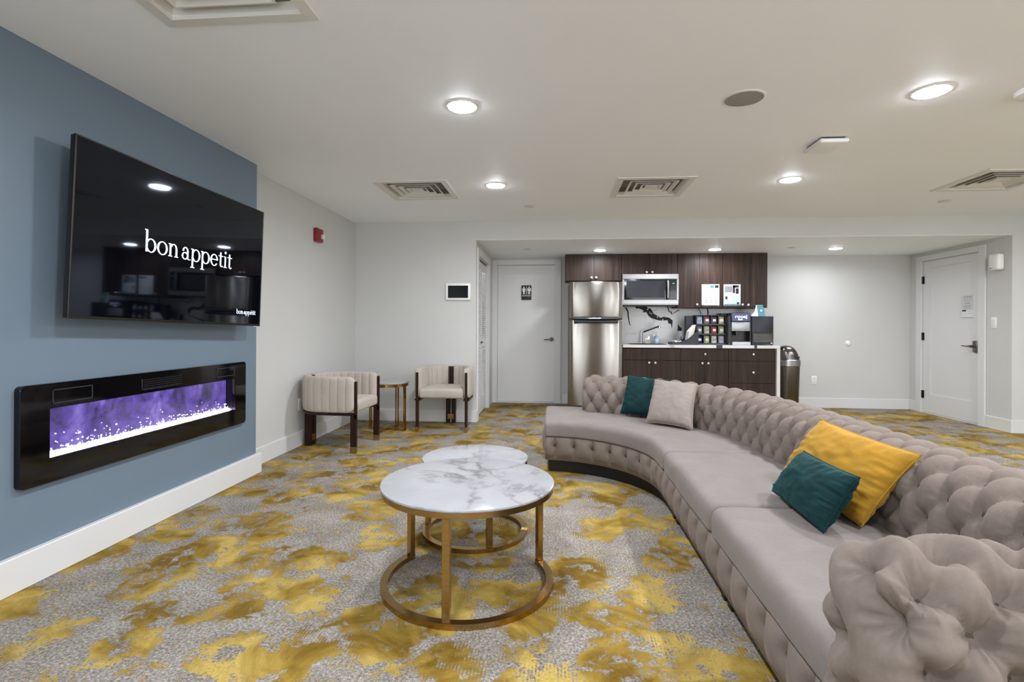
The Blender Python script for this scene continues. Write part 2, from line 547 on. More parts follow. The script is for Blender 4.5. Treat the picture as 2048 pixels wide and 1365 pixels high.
# closet wall: faces +X, opening of the bifold
CY0, CY1, CZ = 6.10, 7.02, 1.985
g = G()
for a, b, c, d in plane_cells(YB + 0.15, YK, 0, HS, [(CY0, CY1, -1, CZ)]):
    g.box(XC - 0.12, XC, a, b, c, d)
g.box(XC - 0.8, XC - 0.75, YB + 0.15, YK, 0, HS)
struct(g.build('wall_closet', 'wall_paint', smooth=0))
# kitchen wall with the restroom door
DX0, DX1, DZ = -0.875, -0.005, 2.05
g = G()
for a, b, c, d in plane_cells(XC - 0.9, XR + 0.1, 0, HS + 0.05, [(DX0, DX1, -1, DZ)]):
    g.box(a, b, YK, YK + 0.14, c, d)
g.box(XC, 0.3, YK + 0.3, YK + 0.35, 0, HS)
struct(g.build('wall_back', 'wall_paint', smooth=0))
# right wall of the kitchen bay with the entry door
EY0, EY1, EZ = 6.375, 7.315, 2.032
g = G()
for a, b, c, d in plane_cells(YB, YK, 0, H, [(EY0, EY1, -1, EZ)]):
    g.box(XR, XR + 0.14, a, b, c, d)
g.box(XR + 0.3, XR + 0.35, YB + 0.15, YK, 0, H)
struct(g.build('wall_right', 'wall_paint', smooth=0))
g = G(); g.box(XR + 0.14, XFAR + 0.1, YB, YB + 0.14, 0, H)
struct(g.build('wall_back_right', 'wall_paint', smooth=0))
g = G(); g.box(XFAR, XFAR + 0.12, YREAR, YB, 0, H)
struct(g.build('wall_far_right', 'wall_paint', smooth=0))
g = G()
for a, b, c, d in plane_cells(-2.7, XFAR + 0.1, 0, H, [(-1.7, 0.2, -1, 2.28), (2.4, 6.4, -1, 2.28)]):  # openings added in the unseen wall to let fill light in
    g.box(a, b, YREAR - 0.12, YREAR, c, d)
struct(g.build('wall_rear', 'wall_paint', smooth=0))

def baseboard(name, boxes):
    g = G()
    for b in boxes:
        g.box(*b, r=0.004, seg=1)
    return struct(g.build(name, 'trim_paint'))
BH = 0.142
baseboard('baseboard_accent', [(XA, XA + 0.032, YREAR, YA + 0.03, 0, 0.152)])
baseboard('baseboard_left', [(XL, XL + 0.018, YA + 0.03, YB - 0.016, 0, BH)])
baseboard('baseboard_back_left', [(XL, XC + 0.016, YB - 0.016, YB, 0, BH), (XC, XC + 0.016, YB, 6.02, 0, BH)])
baseboard('baseboard_back', [(0.10, 0.185, YK - 0.016, YK, 0, BH), (3.0, XR - 0.016, YK - 0.016, YK, 0, BH)])
baseboard('baseboard_right', [(XR - 0.016, XR, 7.41, YK, 0, BH), (XR - 0.016, XR, YB - 0.016, 6.285, 0, BH), (XR, XFAR, YB - 0.016, YB, 0, BH)])

# ------------------------------------------------------------------ restroom door
d = thing('door_1', (-0.44, YK, 0), 'white single-panel restroom door between louvered closet and refrigerator', 'door'); struct(d)
g = G()
x0, x1 = DX0, DX1
g.box(x0 - 0.075, x0 + 0.008, YK - 0.02, YK + 0.0, 0, DZ + 0.06, 0.004, 1); g.box(x1 - 0.008, x1 + 0.085, YK - 0.02, YK, 0, DZ + 0.06, 0.004, 1); g.box(x0 + 0.008, x1 - 0.008, YK - 0.02, YK, DZ - 0.01, DZ + 0.06, 0.004, 1)
g.box(x0, x0 + 0.015, YK, YK + 0.14, 0, DZ); g.box(x1 - 0.015, x1, YK, YK + 0.14, 0, DZ); g.box(x0, x1, YK, YK + 0.14, DZ - 0.015, DZ)
g.build('door_frame', 'trim_paint', d)
g = G(); ys = YK + 0.03
px0, px1, pz0, pz1 = -0.768, -0.085, 0.27, 1.91
for a, b, c, e in plane_cells(x0 + 0.018, x1 - 0.018, 0.018, DZ - 0.018, [(px0, px1, pz0, pz1)]):
    g.box(a, b, ys, ys + 0.04, c, e)
g.box(px0, px1, ys + 0.012, ys + 0.03, pz0, pz1)
g.build('door_slab', 'trim_paint', d, smooth=0)
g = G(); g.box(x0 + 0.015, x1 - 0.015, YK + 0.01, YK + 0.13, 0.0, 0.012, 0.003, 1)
g.build('under_door_strip', 'counter_marble', d)  # pale strip standing in for the line of light under the door
h = G(); h.cyl((-0.055, ys - 0.012, 0.94), (-0.055, ys + 0.002, 0.94), 0.032, seg=24); h.cyl((-0.055, ys - 0.05, 0.94), (-0.055, ys - 0.01, 0.94), 0.011)
h.build('rosette', 'dark_nickel', d)
h = G(); h.tube([(-0.05, ys - 0.05, 0.94), (-0.09, ys - 0.052, 0.94), (-0.15, ys - 0.05, 0.937), (-0.17, ys - 0.045, 0.936)], [0.011, 0.009, 0.007, 0.006], 10)
h.build('lever', 'dark_nickel', d)
# sign on the door
s = thing('restroom_sign', (-0.425, ys - 0.003, 1.52), 'black restroom sign with white man and woman pictograms', 'sign')
g = G(); g.box(-0.503, -0.357, ys - 0.004, ys, 1.523, 1.737, 0.0035, 2)
g.build('plate', 'black_plastic', s)
def person_icon(cx, dress):
    q = G(); y = ys - 0.0055
    zc = 1.71; k = 1.0
    q.lathe([(0, 0), (0.0105, 0), (0.0105, 0.0015), (0, 0.0015)], (cx, y, zc), 'Y', 14)
    def P(pts): q.poly([(cx + a, y, b) for a, b in pts], (0, 0.0015, 0))
    if dress:
        P([(-0.019, 1.694), (0.019, 1.694), (0.027, 1.668), (0.021, 1.664), (0.014, 1.684), (0.012, 1.672), (0.022, 1.646), (-0.022, 1.646), (-0.012, 1.672), (-0.014, 1.684), (-0.021, 1.664), (-0.027, 1.668)])
        P([(-0.012, 1.646), (-0.002, 1.646), (-0.002, 1.607), (-0.012, 1.607)]); P([(0.002, 1.646), (0.012, 1.646), (0.012, 1.607), (0.002, 1.607)])
    else:
        P([(-0.022, 1.694), (0.022, 1.694), (0.027, 1.685), (0.027, 1.655), (0.019, 1.655), (0.0185, 1.68), (0.014, 1.68), (0.014, 1.65), (-0.014, 1.65), (-0.014, 1.68), (-0.0185, 1.68), (-0.019, 1.655), (-0.027, 1.655), (-0.027, 1.685)])
        P([(-0.013, 1.65), (-0.002, 1.65), (-0.002, 1.607), (-0.013, 1.607)]); P([(0.002, 1.65), (0.013, 1.65), (0.013, 1.607), (0.002, 1.607)])
    return q
person_icon(-0.469, True).build('woman_pictogram', 'white_plastic', s, smooth=0)
person_icon(-0.391, False).build('man_pictogram', 'white_plastic', s, smooth=0)
g = G(); g.box(-0.4325, -0.4275, ys - 0.0055, ys - 0.004, 1.607, 1.722)
g.build('divider', 'white_plastic', s, smooth=0)
text_geo('RESTROOM', 0.027, FY(-0.43, ys - 0.0048, 1.583), width=0.122).build('lettering', 'white_plastic', s, smooth=0)

# ------------------------------------------------------------------ entry door in the right wall
d = thing('door_2', (XR, 6.845, 0), 'white single-panel entry door with keypad lever in right wall', 'door'); struct(d)
g = G()
g.box(XR - 0.02, XR, EY1 - 0.008, EY1 + 0.095, 0, EZ + 0.062, 0.004, 1); g.box(XR - 0.02, XR, EY0 - 0.09, EY0 + 0.008, 0, EZ + 0.062, 0.004, 1); g.box(XR - 0.02, XR, EY0 + 0.008, EY1 - 0.008, EZ - 0.01, EZ + 0.062, 0.004, 1)
g.box(XR, XR + 0.14, EY0, EY0 + 0.014, 0, EZ); g.box(XR, XR + 0.14, EY1 - 0.014, EY1, 0, EZ); g.box(XR, XR + 0.14, EY0, EY1, EZ - 0.014, EZ)
g.build('door_frame', 'trim_paint', d)
xs = XR + 0.006
g = G()
for a, b, c, e in plane_cells(EY0 + 0.017, EY1 - 0.017, 0.016, EZ - 0.017, [(6.49, 7.17, 0.262, 1.925)]):
    g.box(xs, xs + 0.04, a, b, c, e)
g.box(xs + 0.011, xs + 0.03, 6.49, 7.17, 0.262, 1.925)
g.build('door_slab', 'trim_paint', d, smooth=0)
g = G(); g.box(XR + 0.0, XR + 0.13, EY0 + 0.014, EY1 - 0.014, 0, 0.011, 0.003, 1)
g.build('under_door_strip', 'counter_marble', d)
for z in (0.25, 1.02, 1.77):
    g = G(); g.cyl((XR - 0.008, EY1 - 0.012, z - 0.05), (XR - 0.008, EY1 - 0.012, z + 0.05), 0.008, seg=10); g.box(XR - 0.002, XR + 0.006, EY1 - 0.035, EY1 - 0.012, z - 0.05, z + 0.05)
    g.build('hinge', 'dark_nickel', d)
g = G(); g.box(xs - 0.028, xs, 6.392, 6.462, 0.845, 0.985, 0.02, 3)
lk = g.build('lock_plate', 'satin_nickel', d)
g = G(); g.cyl((xs - 0.065, 6.44, 0.918), (xs - 0.025, 6.44, 0.918), 0.016, seg=16); g.tube([(xs - 0.06, 6.44, 0.918), (xs - 0.062, 6.50, 0.917), (xs - 0.06, 6.575, 0.922)], [0.013, 0.009, 0.006], 10)
g.build('lever', 'satin_nickel', d)
g = G()
for r_ in range(3):
    for c_ in range(2):
        g.cyl((xs - 0.0285, 6.418 + 0.02 * c_, 0.945 + 0.012 * r_), (xs - 0.031, 6.418 + 0.02 * c_, 0.945 + 0.012 * r_), 0.004, seg=8)
g.build('keypad', 'black_plastic', lk)
# notice taped to it
nt = thing('door_notice', (xs, 6.57, 1.27), 'small grey and white paper notice with five stars on entry door', 'notice')
g = G(); g.box(xs - 0.0012, xs, 6.482, 6.655, 1.355, 1.525)
g.build('upper_sheet', 'notice_grey', nt, smooth=0)
g = G(); g.box(xs - 0.001, xs, 6.48, 6.66, 1.262, 1.353)
g.build('lower_sheet', 'paper', nt, smooth=0)
for k_ in range(5):
    st = [( (0.009 if j % 2 == 0 else 0.004) * math.sin(j * PI / 5), (0.009 if j % 2 == 0 else 0.004) * math.cos(j * PI / 5)) for j in range(10)]
    g = G(); yc = 6.612 - 0.024 * k_
    g.poly([(xs - 0.0014, yc - a, 1.505 + b) for a, b in st], (0.0005, 0, 0))
    g.build('star', 'ink_dark', nt, smooth=0)
g = G()
for z, w in ((1.478, 0.12), (1.458, 0.10), (1.43, 0.08), (1.405, 0.11), (1.392, 0.11), (1.378, 0.10)):
    for q in range(6):
        g.box(xs - 0.0014, xs - 0.001, 6.568 - w / 2 + q * w / 6, 6.568 - w / 2 + (q + 0.75) * w / 6, z - (0.005 if z == 1.43 else 0.0025), z + (0.006 if z == 1.43 else 0.003))
g.build('printed_lines', 'ink_grey', nt, smooth=0)
g = G(); g.box(xs - 0.0014, xs - 0.001, 6.585, 6.645, 1.332, 1.35)
g.build('printed_block', 'ink_dark', nt, smooth=0)
for a, b, z in ((6.50, 6.55, 1.33), (6.49, 6.55, 1.306)):
    g = G(); g.box(xs - 0.0014, xs - 0.001, a, b, z, z + 0.0035); g.build('printed_line', 'ink_grey', nt, smooth=0)

# ------------------------------------------------------------------ louvered closet door
d = thing('door_3', (XC, (CY0 + CY1) / 2, 0), 'white louvered bifold closet door beside the restroom door', 'door'); struct(d)
g = G()
g.box(XC, XC + 0.018, CY0 - 0.085, CY0 + 0.005, 0, CZ + 0.085, 0.003, 1); g.box(XC, XC + 0.018, CY1 - 0.005, CY1 + 0.085, 0, CZ + 0.085, 0.003, 1); g.box(XC, XC + 0.018, CY0 + 0.005, CY1 - 0.005, CZ - 0.005, CZ + 0.085, 0.003, 1)
g.box(XC - 0.12, XC, CY0, CY0 + 0.012, 0, CZ); g.box(XC - 0.12, XC, CY1 - 0.012, CY1, 0, CZ); g.box(XC - 0.12, XC, CY0, CY1, CZ - 0.012, CZ)
g.build('door_frame', 'trim_paint', d)
g = G(); g.box(XC - 0.06, XC - 0.025, CY0 + 0.012, CY1 - 0.012, CZ - 0.03, CZ - 0.012)
g.build('track', 'black_plastic', d, smooth=0)
ym = (CY0 + CY1) / 2
for (a, b) in ((CY0 + 0.014, ym - 0.002), (ym + 0.002, CY1 - 0.014)):
    g = G(); xa, xb = XC - 0.058, XC - 0.026
    for c, e, f_, h_ in plane_cells(a, b, 0.02, CZ - 0.034, [(a + 0.055, b - 0.055, 0.22, 0.86), (a + 0.055, b - 0.055, 0.98, CZ - 0.12)]):
        g.box(xa, xb, c, e, f_, h_)
    pn = g.build('leaf', 'trim_paint', d, smooth=0)
    sl = G(); sl.box(-0.02, 0.02, -(b - a) / 2 + 0.053, (b - a) / 2 - 0.053, -0.003, 0.003)
    sl = mesh_of(sl, 'trim_paint', 0)
    z = 0.232
    while z < CZ - 0.13:
        if not 0.85 < z < 0.99:
            inst(sl, 'slat', pn, T3((xa + xb) / 2, (a + b) / 2, z, 0, math.radians(38), 0))
        z += 0.0285
    kn = G(); yk = b - 0.03 if a < ym - 0.1 else a + 0.03
    kn.lathe([(0, 0), (0.014, 0), (0.016, 0.008), (0.007, 0.012), (0.007, 0.02), (0, 0.02)], (XC - 0.026, yk, 0.92), 'X', 12)
    kn.build('knob', 'satin_nickel', pn)

# ------------------------------------------------------------------ ceiling fixtures
def downlight(x, y, z, label, r=0.078, power=1.0):
    t = thing('downlight', (x, y, z), label, 'ceiling light', 'recessed ceiling downlights')
    g = G(); g.lathe([(r + 0.014, 0), (r + 0.013, -0.004), (r + 0.002, -0.006), (r, -0.004), (r, 0)], (x, y, z), 'Z', 32)
    g.build('trim_ring', 'white_metal', t)
    g = G(); g.lathe([(r, -0.002), (r * 0.96, -0.008), (r * 0.7, -0.011), (r * 0.35, -0.0125), (0, -0.013)], (x, y, z), 'Z', 28)
    g.build('lens', 'lamp_lens' if power == 1.0 else 'lamp_lens_low', t)
    la = bpy.data.lights.new('beam', 'AREA'); la.shape = 'DISK'; la.size = 2 * r * 0.9; la.energy = BEAM * power; la.color = LAMP_RGB; la.spread = math.radians(166)
    lo = bpy.data.objects.new('beam', la); COL.objects.link(lo); lo.parent = t; lo.location = (0, 0, -0.016)
LX = (-0.524, 1.933, 4.39); LY = (4.425, 2.825, 1.22, -0.38)
names = {(0, 0): 'lit round downlight in ceiling next to the left square vent', (0, 1): 'lit round downlight in ceiling above the coffee tables',
         (1, 0): 'lit round downlight in ceiling between middle vent and right vent', (1, 1): 'lit round downlight in ceiling near the fire strobe at right'}
for i, x in enumerate(LX):
    for j, y in enumerate(LY):
        downlight(x, y, H, names.get((i, j), 'lit round downlight in ceiling outside the photographed view'))
for x, lb in ((0.581, 'lit round downlight in low kitchen ceiling above the refrigerator'), (2.053, 'lit round downlight in low kitchen ceiling above the paper notices'), (3.545, 'lit round downlight in low kitchen ceiling right of the cabinets')):
    downlight(x, 6.84, HS - 0.004, lb, 0.072, 0.62)

def vent(x, y, label):
    t = thing('air_vent', (x, y, H), label, 'air vent', 'square ceiling air vents')
    def sq(h, z): return [(x - h, y - h, z), (x + h, y - h, z), (x + h, y + h, z), (x - h, y + h, z)]
    g = G(); g.grid([sq(0.32, H - 0.001), sq(0.318, H - 0.008), sq(0.268, H - 0.010), sq(0.250, H + 0.03), sq(0.254, H + 0.032), sq(0.274, H - 0.002)], close_u=True, close_v=True)
    g.build('frame', 'white_metal', t, smooth=0)
    for h in (0.205, 0.148, 0.092):
        g = G(); g.grid([sq(h, H - 0.006), sq(h - 0.008, H - 0.006), sq(h - 0.030, H + 0.013), sq(h - 0.024, H + 0.016), sq(h - 0.003, H - 0.001)], close_u=True, close_v=True)
        g.build('louver', 'white_metal', t, smooth=0)
    g = G(); g.box(x - 0.052, x + 0.052, y - 0.052, y + 0.052, H - 0.004, H + 0.002)
    g.build('core_plate', 'white_metal', t, smooth=0)
    g = G()
    for a, b, c, d_ in ((-0.26, 0.26, -0.26, -0.25), (-0.26, 0.26, 0.25, 0.26), (-0.26, -0.25, -0.25, 0.25), (0.25, 0.26, -0.25, 0.25)):
        g.box(x + a, x + b, y + c, y + d_, H + 0.032, H + 0.07)
    g.box(x - 0.26, x + 0.26, y - 0.26, y + 0.26, H + 0.07, H + 0.08)
    g.build('plenum', 'duct_grey', t, smooth=0)
    g = G(); g.cyl((x, y - 0.02, H + 0.064), (x, y - 0.02, H + 0.0695), 0.125, seg=28)
    g.build('duct_opening', 'duct_dark', t)
vent(*VENTS[0], 'white square ceiling vent at left, above the chairs')
vent(*VENTS[1], 'white square ceiling vent in the middle, above the sofa')
vent(*VENTS[2], 'white square ceiling vent cut off by the right picture edge')
vent(*VENTS[3], 'large near white ceiling vent cut off by the top picture edge')

t = thing('ceiling_speaker', (1.0, 2.835, H), 'round grey speaker grille set in the ceiling', 'speaker')
g = G(); g.lathe([(0.108, 0), (0.107, -0.004), (0.098, -0.006), (0.097, 0)], (1.0, 2.84, H), 'Z', 40); g.build('rim', 'white_metal', t)
g = G(); g.lathe([(0.097, -0.003), (0.06, -0.006), (0, -0.007)], (1.0, 2.84, H), 'Z', 40); g.build('grille', 'speaker_mesh', t)

t = thing('access_point', (1.77, 3.54, H), 'white square wireless access point fixed to the ceiling', 'access point')
g = G(); g.box(1.685, 1.865, 3.435, 3.67, H - 0.04, H - 0.012, 0.012, 3); g.build('housing', 'white_plastic', t)
g = G(); g.box(1.705, 1.845, 3.455, 3.65, H - 0.012, H); g.build('mount_plate', 'charcoal', t, smooth=0)

def sprinkler(x, y, z, label):
    t = thing('sprinkler_cover', (x, y, z), label, 'sprinkler', 'sprinkler covers')
    g = G(); g.lathe([(0.05, -0.004), (0.049, -0.0065), (0, -0.007)], (x, y, z), 'Z', 24); g.build('cap', 'white_metal', t)
    g = G(); g.lathe([(0.03, 0), (0.03, -0.004), (0.0, -0.004)], (x, y, z), 'Z', 16); g.build('collar', 'duct_grey', t)
sprinkler(-0.275, 5.23, H, 'flat white sprinkler cover in ceiling between vents near back wall')
sprinkler(3.732, 5.28, H, 'flat white sprinkler cover in ceiling behind the right vent')
sprinkler(-0.369, 6.70, HS - 0.004, 'flat white sprinkler cover in low ceiling before restroom door')
sprinkler(2.97, 6.76, HS - 0.004, 'flat white sprinkler cover in low ceiling right of upper cabinets')

t = thing('ceiling_strobe', (2.475, 2.84, H), 'white fire strobe with red mark on ceiling at right edge', 'fire alarm')
g = G(); g.lathe([(0.0, -0.05), (0.035, -0.048), (0.06, -0.03), (0.1, -0.022), (0.108, -0.008), (0.108, 0)], (2.475, 2.84, H), 'Z', 32); g.build('housing', 'white_plastic', t)
g = G(); g.box(2.40, 2.43, 2.775, 2.785, H - 0.032, H - 0.026); g.build('red_mark', 'red_plastic', t)
t = thing('ceiling_sensor', (5.06, 5.85, H), 'small white sensor where ceiling meets the far right wall', 'sensor')
g = G(); g.lathe([(0.0, -0.045), (0.03, -0.04), (0.042, -0.02), (0.06, -0.012), (0.062, 0)], (5.06, 5.86, H), 'Z', 24); g.build('dome', 'white_plastic', t)
g = G(); g.lathe([(0.066, -0.004), (0.066, 0), (0.03, 0)], (5.06, 5.86, H), 'Z', 24); g.build('base_ring', 'white_metal', t)

# ------------------------------------------------------------------ wall devices
t = thing('fire_alarm', (XL, 4.95, 1.97), 'red fire alarm strobe with clear lens high on left wall', 'fire alarm')
g = G(); g.box(XL, XL + 0.045, 4.88, 5.015, 1.965, 2.1, 0.012, 2); g.build('housing', 'red_plastic', t)
g = G(); g.box(XL + 0.04, XL + 0.075, 4.955, 5.0, 1.995, 2.045, 0.01, 2); g.build('strobe_lens', 'clear_lens', t)

def plate(t, F, w=0.072, h=0.116, kind='outlet'):
    g = G(); q = G(); q.box(-w / 2, w / 2, -h / 2, h / 2, 0, 0.006, 0.003, 2); g.add(q, F); g.build('cover_plate', 'white_plastic', t)
    if kind == 'outlet':
        for dz in (-0.022, 0.022):
            q = G(); q.box(-0.017, 0.017, dz - 0.014, dz + 0.014, 0.006, 0.008, 0.002, 1)
            q.box(-0.008, -0.006, dz - 0.004, dz + 0.006, 0.008, 0.0083); q.box(0.006, 0.008, dz - 0.004, dz + 0.006, 0.008, 0.0083)
            g = G(); g.add(q, F); g.build('socket', 'white_metal', t)
    else:
        q = G(); q.box(-0.017, 0.017, -0.034, 0.034, 0.006, 0.010, 0.002, 1)
        g = G(); g.add(q, F); g.build('rocker', 'white_metal', t)
t = thing('wall_outlet', (XL, 4.628, 0.33), 'white outlet plate low on left wall behind the chair', 'outlet'); plate(t, FXp(XL, 4.628, 0.39))
t = thing('wall_outlet', (3.63, YK, 0.335), 'white outlet plate low on back wall right of trash can', 'outlet'); plate(t, FY(3.63, YK, 0.393))
t = thing('light_switch', (XR, 6.182, 1.13), 'white light switch plate beside the entry door', 'switch'); plate(t, FXn(XR, 6.182, 1.193), 0.076, 0.122, 'switch')
t = thing('wall_bumper', (4.08, YK, 0.895), 'round white doorknob bumper on the bare back wall', 'door stop')
g = G(); g.lathe([(0.03, 0), (0.03, -0.01), (0.024, -0.018), (0, -0.02)], (4.08, YK, 0.915), 'Y', 20); g.build('dome', 'white_plastic', t)
g = G(); g.lathe([(0.036, 0), (0.036, -0.003), (0.029, -0.004)], (4.08, YK, 0.915), 'Y', 20); g.build('base_ring', 'white_metal', t)
t = thing('air_freshener', (XR, 6.11, 1.775), 'white rounded dispenser box high on wall beside entry door', 'dispenser')
g = G(); g.box(XR - 0.075, XR, 6.045, 6.175, 1.775, 1.955, 0.022, 3); g.build('housing', 'white_plastic', t)
g = G(); g.box(XR - 0.077, XR - 0.074, 6.13, 6.15, 1.795, 1.803); g.build('mark', 'ink_dark', t, smooth=0)
t = thing('wall_tablet', (-1.14, YB, 1.435), 'black touch screen in white frame on back wall', 'tablet')
g = G(); g.box(-1.289, -0.991, YB - 0.028, YB, 1.435, 1.634, 0.008, 2); g.build('frame', 'white_plastic', t)
g = G(); g.box(-1.259, -1.021, YB - 0.030, YB - 0.026, 1.46, 1.605, 0.0015, 1); g.build('screen', 'black_gloss', t)

# ------------------------------------------------------------------ television on the accent wall
_a, _b, _c = 0.016, 0.02, 0.024
_U = Vector((math.sin(_a), math.cos(_a), 0)); _Nn = Vector((math.cos(_a), -math.sin(_a), 0)); _V = Vector((0, 0, 1))
_N2 = _Nn * math.cos(_b) - _V * math.sin(_b); _V2 = _V * math.cos(_b) + _Nn * math.sin(_b)
_U3 = _U * math.cos(_c) - _V2 * math.sin(_c); _V3 = _V2 * math.cos(_c) + _U * math.sin(_c)
TVM = Matrix(((_U3.x, _V3.x, _N2.x, -2.139), (_U3.y, _V3.y, _N2.y, 2.835), (_U3.z, _V3.z, _N2.z, 1.555), (0, 0, 0, 1)))
TW, TH = 1.45, 0.831
tv = thing('television', (0, 0, 0), 'large black flat television tilted on the blue wall showing bon appetit', 'television', M=TVM)
def tvp(name, mat, fn, smooth=35):
    g = G(); q = G(); fn(q); g.add(q, TVM); return g.build(name, mat, tv, smooth=smooth)
tvp('housing', 'black_plastic', lambda q: q.box(-TW / 2 + 0.002, TW / 2 - 0.002, -TH / 2 + 0.002, TH / 2 - 0.002, -0.03, -0.004, 0.004, 2))
tvp('back_cover', 'black_plastic', lambda q: q.box(-0.5, 0.5, -0.33, 0.1, -0.058, -0.03, 0.01, 2))
def _bez(q):
    w, h, b = TW / 2, TH / 2, 0.008
    for x0, x1, y0, y1 in ((-w, w, h - b, h), (-w, w, -h, -h + 0.014), (-w, -w + b, -h + 0.014, h - b), (w - b, w, -h + 0.014, h - b)):
        q.box(x0, x1, y0, y1, -0.012, 0.0, 0.0015, 1)
tvp('bezel', 'dark_nickel', _bez)
tvp('screen', 'tv_glass', lambda q: q.box(-TW / 2 + 0.007, TW / 2 - 0.007, -TH / 2 + 0.013, TH / 2 - 0.007, -0.006, -0.0015), 0)
tvp('sensor_light', 'clear_lens', lambda q: q.box(0.655, 0.685, -TH / 2 - 0.005, -TH / 2 + 0.002, -0.01, -0.002, 0.002, 1))
g = G(); g.box(XA, XA + 0.02, 2.6, 3.07, 1.35, 1.75); g.box(XA + 0.02, XA + 0.082, 2.68, 2.72, 1.32, 1.72); g.box(XA + 0.02, XA + 0.082, 2.95, 2.99, 1.32, 1.72)
g.build('wall_mount', 'black_plastic', tv, smooth=0)

# serif lettering: each glyph in units of its x-height
def arc(q, cx, cy, rx, ry, w, hh, a0, a1, n=26):
    """elliptic stroke: thick (w) at the sides, thin (hh) at top and bottom"""
    rows = []
    for i in range(n + 1):
        a = math.radians(a0 + (a1 - a0) * i / n)
        c_, s_ = math.cos(a), math.sin(a)
        rows.append([(cx + rx * c_, cy + ry * s_, 0), (cx + (rx - w) * c_, cy + (ry - hh) * s_, 0)])
    q.grid(rows)
def rect(q, x0, x1, y0, y1):
    q.grid([[(x0, y0, 0), (x0, y1, 0)], [(x1, y0, 0), (x1, y1, 0)]])
SW, TN = 0.17, 0.07
def glyph(ch, q, ox):
    P = lambda x0, x1, y0, y1: rect(q, ox + x0, ox + x1, y0, y1)
    A = lambda cx, cy, rx, ry, a0, a1, w=SW, hh=TN: arc(q, ox + cx, cy, rx, ry, w, hh, a0, a1)
    if ch == 'b':
        P(0.1, 0.1 + SW, 0.0, 1.62); P(0.0, 0.12, 1.55, 1.62); A(0.56, 0.49, 0.46, 0.52, -150, 150); return 1.06
    if ch == 'o':
        A(0.52, 0.49, 0.49, 0.52, 0, 360); return 1.08
    if ch == 'n':
        P(0.1, 0.1 + SW, 0.05, 1.0); P(0.0, 0.12, 0.93, 1.0); P(0.0, 0.37, 0, 0.06); A(0.5, 0.55, 0.36, 0.47, 0, 150); P(0.69, 0.86, 0.05, 0.56); P(0.59, 0.96, 0, 0.06); return 1.0
    if ch == 'a':
        A(0.36, 0.29, 0.33, 0.30, 40, 330, 0.15, 0.07); A(0.40, 0.62, 0.32, 0.39, 0, 160, 0.16, 0.07); P(0.56, 0.72, 0.12, 0.64); A(0.80, 0.13, 0.24, 0.13, 180, 320, 0.1, 0.06); P(0.10, 0.24, 0.66, 0.80); P(0.30, 0.6, 0.53, 0.59); return 0.98
    if ch == 'p':
        P(0.1, 0.1 + SW, -0.5, 1.0); P(0.0, 0.12, 0.93, 1.0); P(-0.02, 0.42, -0.56, -0.5); A(0.56, 0.49, 0.46, 0.52, -150, 150); return 1.08
    if ch in 'eé':
        A(0.48, 0.49, 0.46, 0.52, 0, 325); P(0.14, 0.92, 0.50, 0.57)
        if ch == 'é':
            q.grid([[(ox + 0.42, 1.15, 0), (ox + 0.62, 1.45, 0)], [(ox + 0.50, 1.12, 0), (ox + 0.78, 1.42, 0)]])
        return 0.98
    if ch == 't':
        P(0.2, 0.2 + SW, 0.15, 1.28); P(0.03, 0.6, 0.93, 1.0); A(0.42, 0.2, 0.22, 0.21, 180, 330, 0.14, 0.08); return 0.68
    if ch == 'i':
        P(0.12, 0.12 + SW, 0.05, 1.0); P(0.02, 0.14, 0.93, 1.0); P(0.0, 0.41, 0, 0.06); A(0.21, 1.34, 0.11, 0.12, 0, 360, 0.105, 0.115); return 0.46
    return 0.28
def serif(body, w, xh, u0, v0):
    q = G(); ox = 0.0
    for ch in body:
        ox += glyph(ch, q, ox)
    me = Matrix.Translation((u0, v0, -0.0009)) @ Matrix.Diagonal((w / ox, xh, 1, 1))
    g = G(); g.add(q, TVM @ me)
    r_ = bmesh.ops.extrude_face_region(g.bm, geom=list(g.bm.faces))
    bmesh.ops.translate(g.bm, verts=[e for e in r_['geom'] if isinstance(e, bmesh.types.BMVert)], vec=_N2 * 0.0004)
    return g
serif('bon appetit', 0.715, 0.072, -0.325, -0.046).build('headline_text', 'tv_text', tv, smooth=0)
serif('bon appétit', 0.215, 0.020, 0.452, -0.336).build('corner_text', 'tv_text', tv, smooth=0)

# ------------------------------------------------------------------ electric fireplace
FX = XA + 0.028
fp = thing('electric_fireplace', (XA, 2.775, 0.42), 'long black glass wall fireplace glowing purple below the television', 'fireplace')
Y0, Y1, Z0, Z1 = 1.981, 3.567, 0.421, 0.865
wY0, wY1, wZ0, wZ1 = 2.11, 3.444, 0.532, 0.752
def rrect(y0, y1, z0, z1, r, n=6):
    P = []
    for cy, cz, a0 in ((y1 - r, z1 - r, 0), (y0 + r, z1 - r, 90), (y0 + r, z0 + r, 180), (y1 - r, z0 + r, 270)):
        for i in range(n + 1):
            a = math.radians(a0 + 90 * i / n); P.append((cy + r * math.cos(a), cz + r * math.sin(a)))
    return P
o_ = rrect(Y0, Y1, Z0, Z1, 0.022); i_ = rrect(wY0, wY1, wZ0, wZ1, 0.001)
g = G(); g.grid([[(XA, y, z) for y, z in o_], [(FX - 0.002, y, z) for y, z in o_], [(FX, y + (0.002 if y < 2.7 else -0.002), z + (0.002 if z < 0.64 else -0.002)) for y, z in o_], [(FX, y, z) for y, z in i_], [(XA, y, z) for y, z in i_]], close_v=True)
g.build('front_frame', 'black_gloss', fp, smooth=30)
g = G(); g.box(FX - 0.006, FX - 0.003, wY0, wY1, wZ0, wZ1)
g.build('glass_pane', 'pane_glass', fp, smooth=0)
XB = XA - 0.045
g = G()
